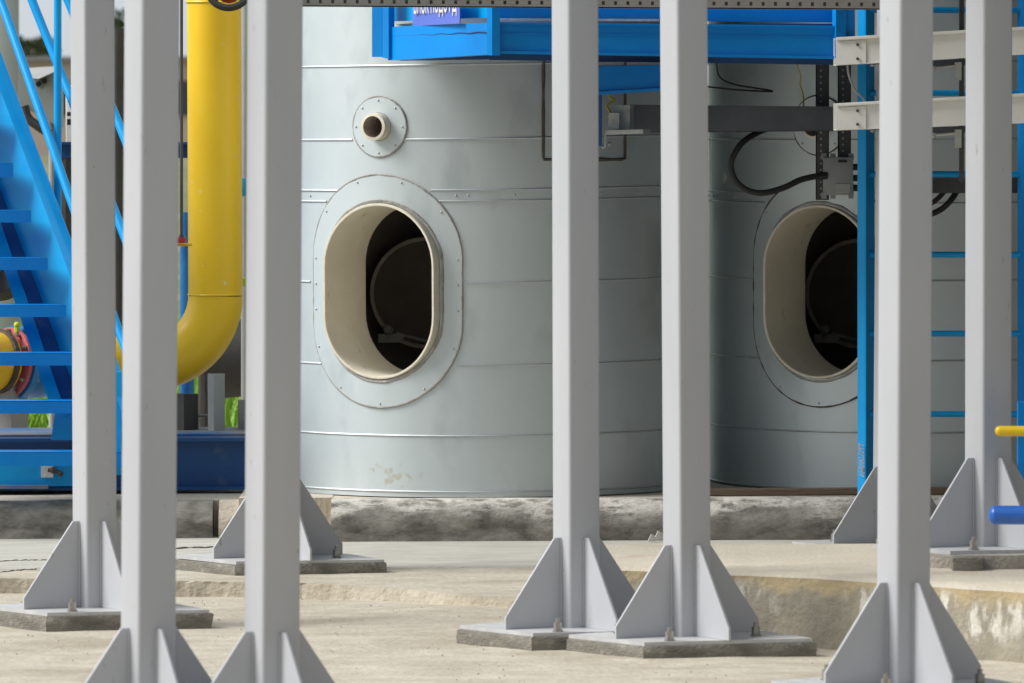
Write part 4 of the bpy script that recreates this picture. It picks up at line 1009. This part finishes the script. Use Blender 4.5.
fb = thing('far_building', 'low beige building with grey roof far behind at top left', 'building', P(60, 80, 170)); q = P(60, 66, 170)
mb = MB(); mb.box((q.x, 175, 1.05), (9, 8, 2.7)); wl_ = mb.build('wall', 'farwall', fb); mb = MB(); mb.box((q.x, 175, 2.45), (9.4, 8.4, .10)); mb.build('roof', 'farroof', fb)
for k in range(5):
    mb = MB(); mb.box((q.x - 3.4 + 1.6 * k, 170.98, 1.4), (.8, .06, .9)); mb.build('window', 'glass', fb)
def tree(x, y, h, w_, label, seed):
    random.seed(seed); t = thing('tree', label, 'tree', (x, y, -.1), 'far trees behind the plant')
    mb = MB(); mb.tube([(x, y, -.1), (x + .1, y, h * .35), (x - .05, y, h * .75)], .12, 8, rfun=lambda i: (.16, .11, .04)[i])
    for k in range(5):
        a = k * 1.3; mb.tube([(x, y, h * (.3 + .08 * k)), (x + math.cos(a) * w_ * .35, y + math.sin(a) * w_ * .35, h * (.55 + .07 * k))], .04, 6)
    mb.build('trunk', 'bark', t); mb = MB()
    cl = [(random.gauss(0, .28) * w_, random.gauss(0, .28) * w_, h * random.uniform(.35, .92), random.uniform(.25, .5)) for _ in range(14)]
    for _ in range(1500):
        c = random.choice(cl); d = Vector((random.gauss(0, 1), random.gauss(0, 1), random.gauss(0, 1))).normalized() * c[3] * random.uniform(.4, 1.1) * w_ * .4
        q = Vector((x + c[0], y + c[1], c[2])) + d; a = Vector((random.gauss(0, 1), random.gauss(0, 1), random.gauss(0, 1))).normalized() * .11; b = a.cross(Vector((random.random(), random.random(), random.random()))).normalized() * .08
        mb.bm.faces.new([mb.bm.verts.new(q + a), mb.bm.verts.new(q + b), mb.bm.verts.new(q - a), mb.bm.verts.new(q - b)])
    bmesh.ops.recalc_face_normals
    mb.build('crown', 'leaf', t, smooth=0)
tree(P(22, 60, 190).x, 190, 3.3, 2.0, 'far tree just right of the greenish column, above the beige building', 1)
tree(P(34, 60, 195).x, 195, 3.7, 1.4, 'far taller thin tree over the middle of the beige building', 2)
tree(P(47, 60, 200).x, 200, 2.9, 1.6, 'far low tree left of the blue rail post', 3)
tree(P(114, 60, 200).x, 200, 4.0, 2.2, 'far tree hidden behind the two left posts', 5)

# grass behind the skid
random.seed(8); mb = MB()
for _ in range(30000):
    y = random.uniform(33, 46); x = random.uniform(-3.4, -1.3) * y / 40; h = random.uniform(.12, .34); a = random.uniform(0, math.pi); lx, ly = random.gauss(0, .09), random.gauss(0, .09); ww = .009
    dx, dy = math.cos(a) * ww, math.sin(a) * ww
    v = [mb.bm.verts.new(p) for p in ((x - dx, y - dy, -.1), (x + dx, y + dy, -.1), (x + lx * .5 + dx * .7, y + ly * .5 + dy * .7, -.1 + h * .6), (x + lx * .5 - dx * .7, y + ly * .5 - dy * .7, -.1 + h * .6), (x + lx, y + ly, -.1 + h))]
    mb.bm.faces.new(v[:4]); mb.bm.faces.new((v[3], v[2], v[4]))
struct(tag(mb.build('grass', 'blade', smooth=0), 'bright green grass behind the skid frame', 'grass'), 'stuff')

# litter on the pavement
random.seed(21); vv = []; ff = []
for _ in range(1500):
    y = random.uniform(17.5, 23); x = random.uniform(-.1, .1) * y * .85; r_ = random.choice([.001, .0012, .0015, .002, .003, .004])
    if random.random() < .3: x = random.uniform(-1.9, 2)
    z = .056 if y > 22.95 else .002 + .020 * min(1, max(0, (22.9 - y) / .6)); k0 = len(vv)
    for dx, dy, dz in ((1, 0, 0), (0, 1, 0), (-1, 0, 0), (0, -1, 0), (0, 0, 1), (0, 0, -1)):
        q = r_ * random.uniform(.7, 1.3); vv.append((x + dx * q, y + dy * q, z + dz * q * .7))
    for i in range(4): ff.append((k0 + i, k0 + (i + 1) % 4, k0 + 4)); ff.append((k0 + (i + 1) % 4, k0 + i, k0 + 5))
me = bpy.data.meshes.new('gravel_bits'); me.from_pydata(vv, [], ff); me.materials.append(M['pebble'])
o_ = bpy.data.objects.new('gravel_bits', me); S.collection.objects.link(o_)
struct(tag(o_, 'scattered grit on the dusty pavement', 'grit'), 'stuff')
mb = MB(); mb.tube(smoothpath([PZ(529, 630, .026), PZ(540, 628, .032), PZ(550, 627, .026), PZ(558, 622.5, .032)], 4), .0035, 6)
tag(mb.build('twig', 'twig'), 'thin dry twig lying on the pavement in the middle', 'twig')
for k, (x, y, s) in enumerate([(652, 541.5, .016), (659, 540, .02), (648, 539, .012)]):
    q = PZ(x, y, .06); mb = MB(); mb.prism([q + Vector((-s, 0, 0)), q + Vector((s, .01, 0)), q + Vector((s * .7, .01, s * 1.2)), q + Vector((-s * .2, 0, s * 1.7))], (0, .01, .002))
    tag(mb.build('paper_scrap', 'white'), ['small white scrap at the kerb foot, middle one, left of the front pad post', 'largest white scrap at the kerb foot beside the front pad post', 'leftmost tiny white scrap at the kerb foot'][k], 'scrap', 'white scraps at the foot of the kerb')
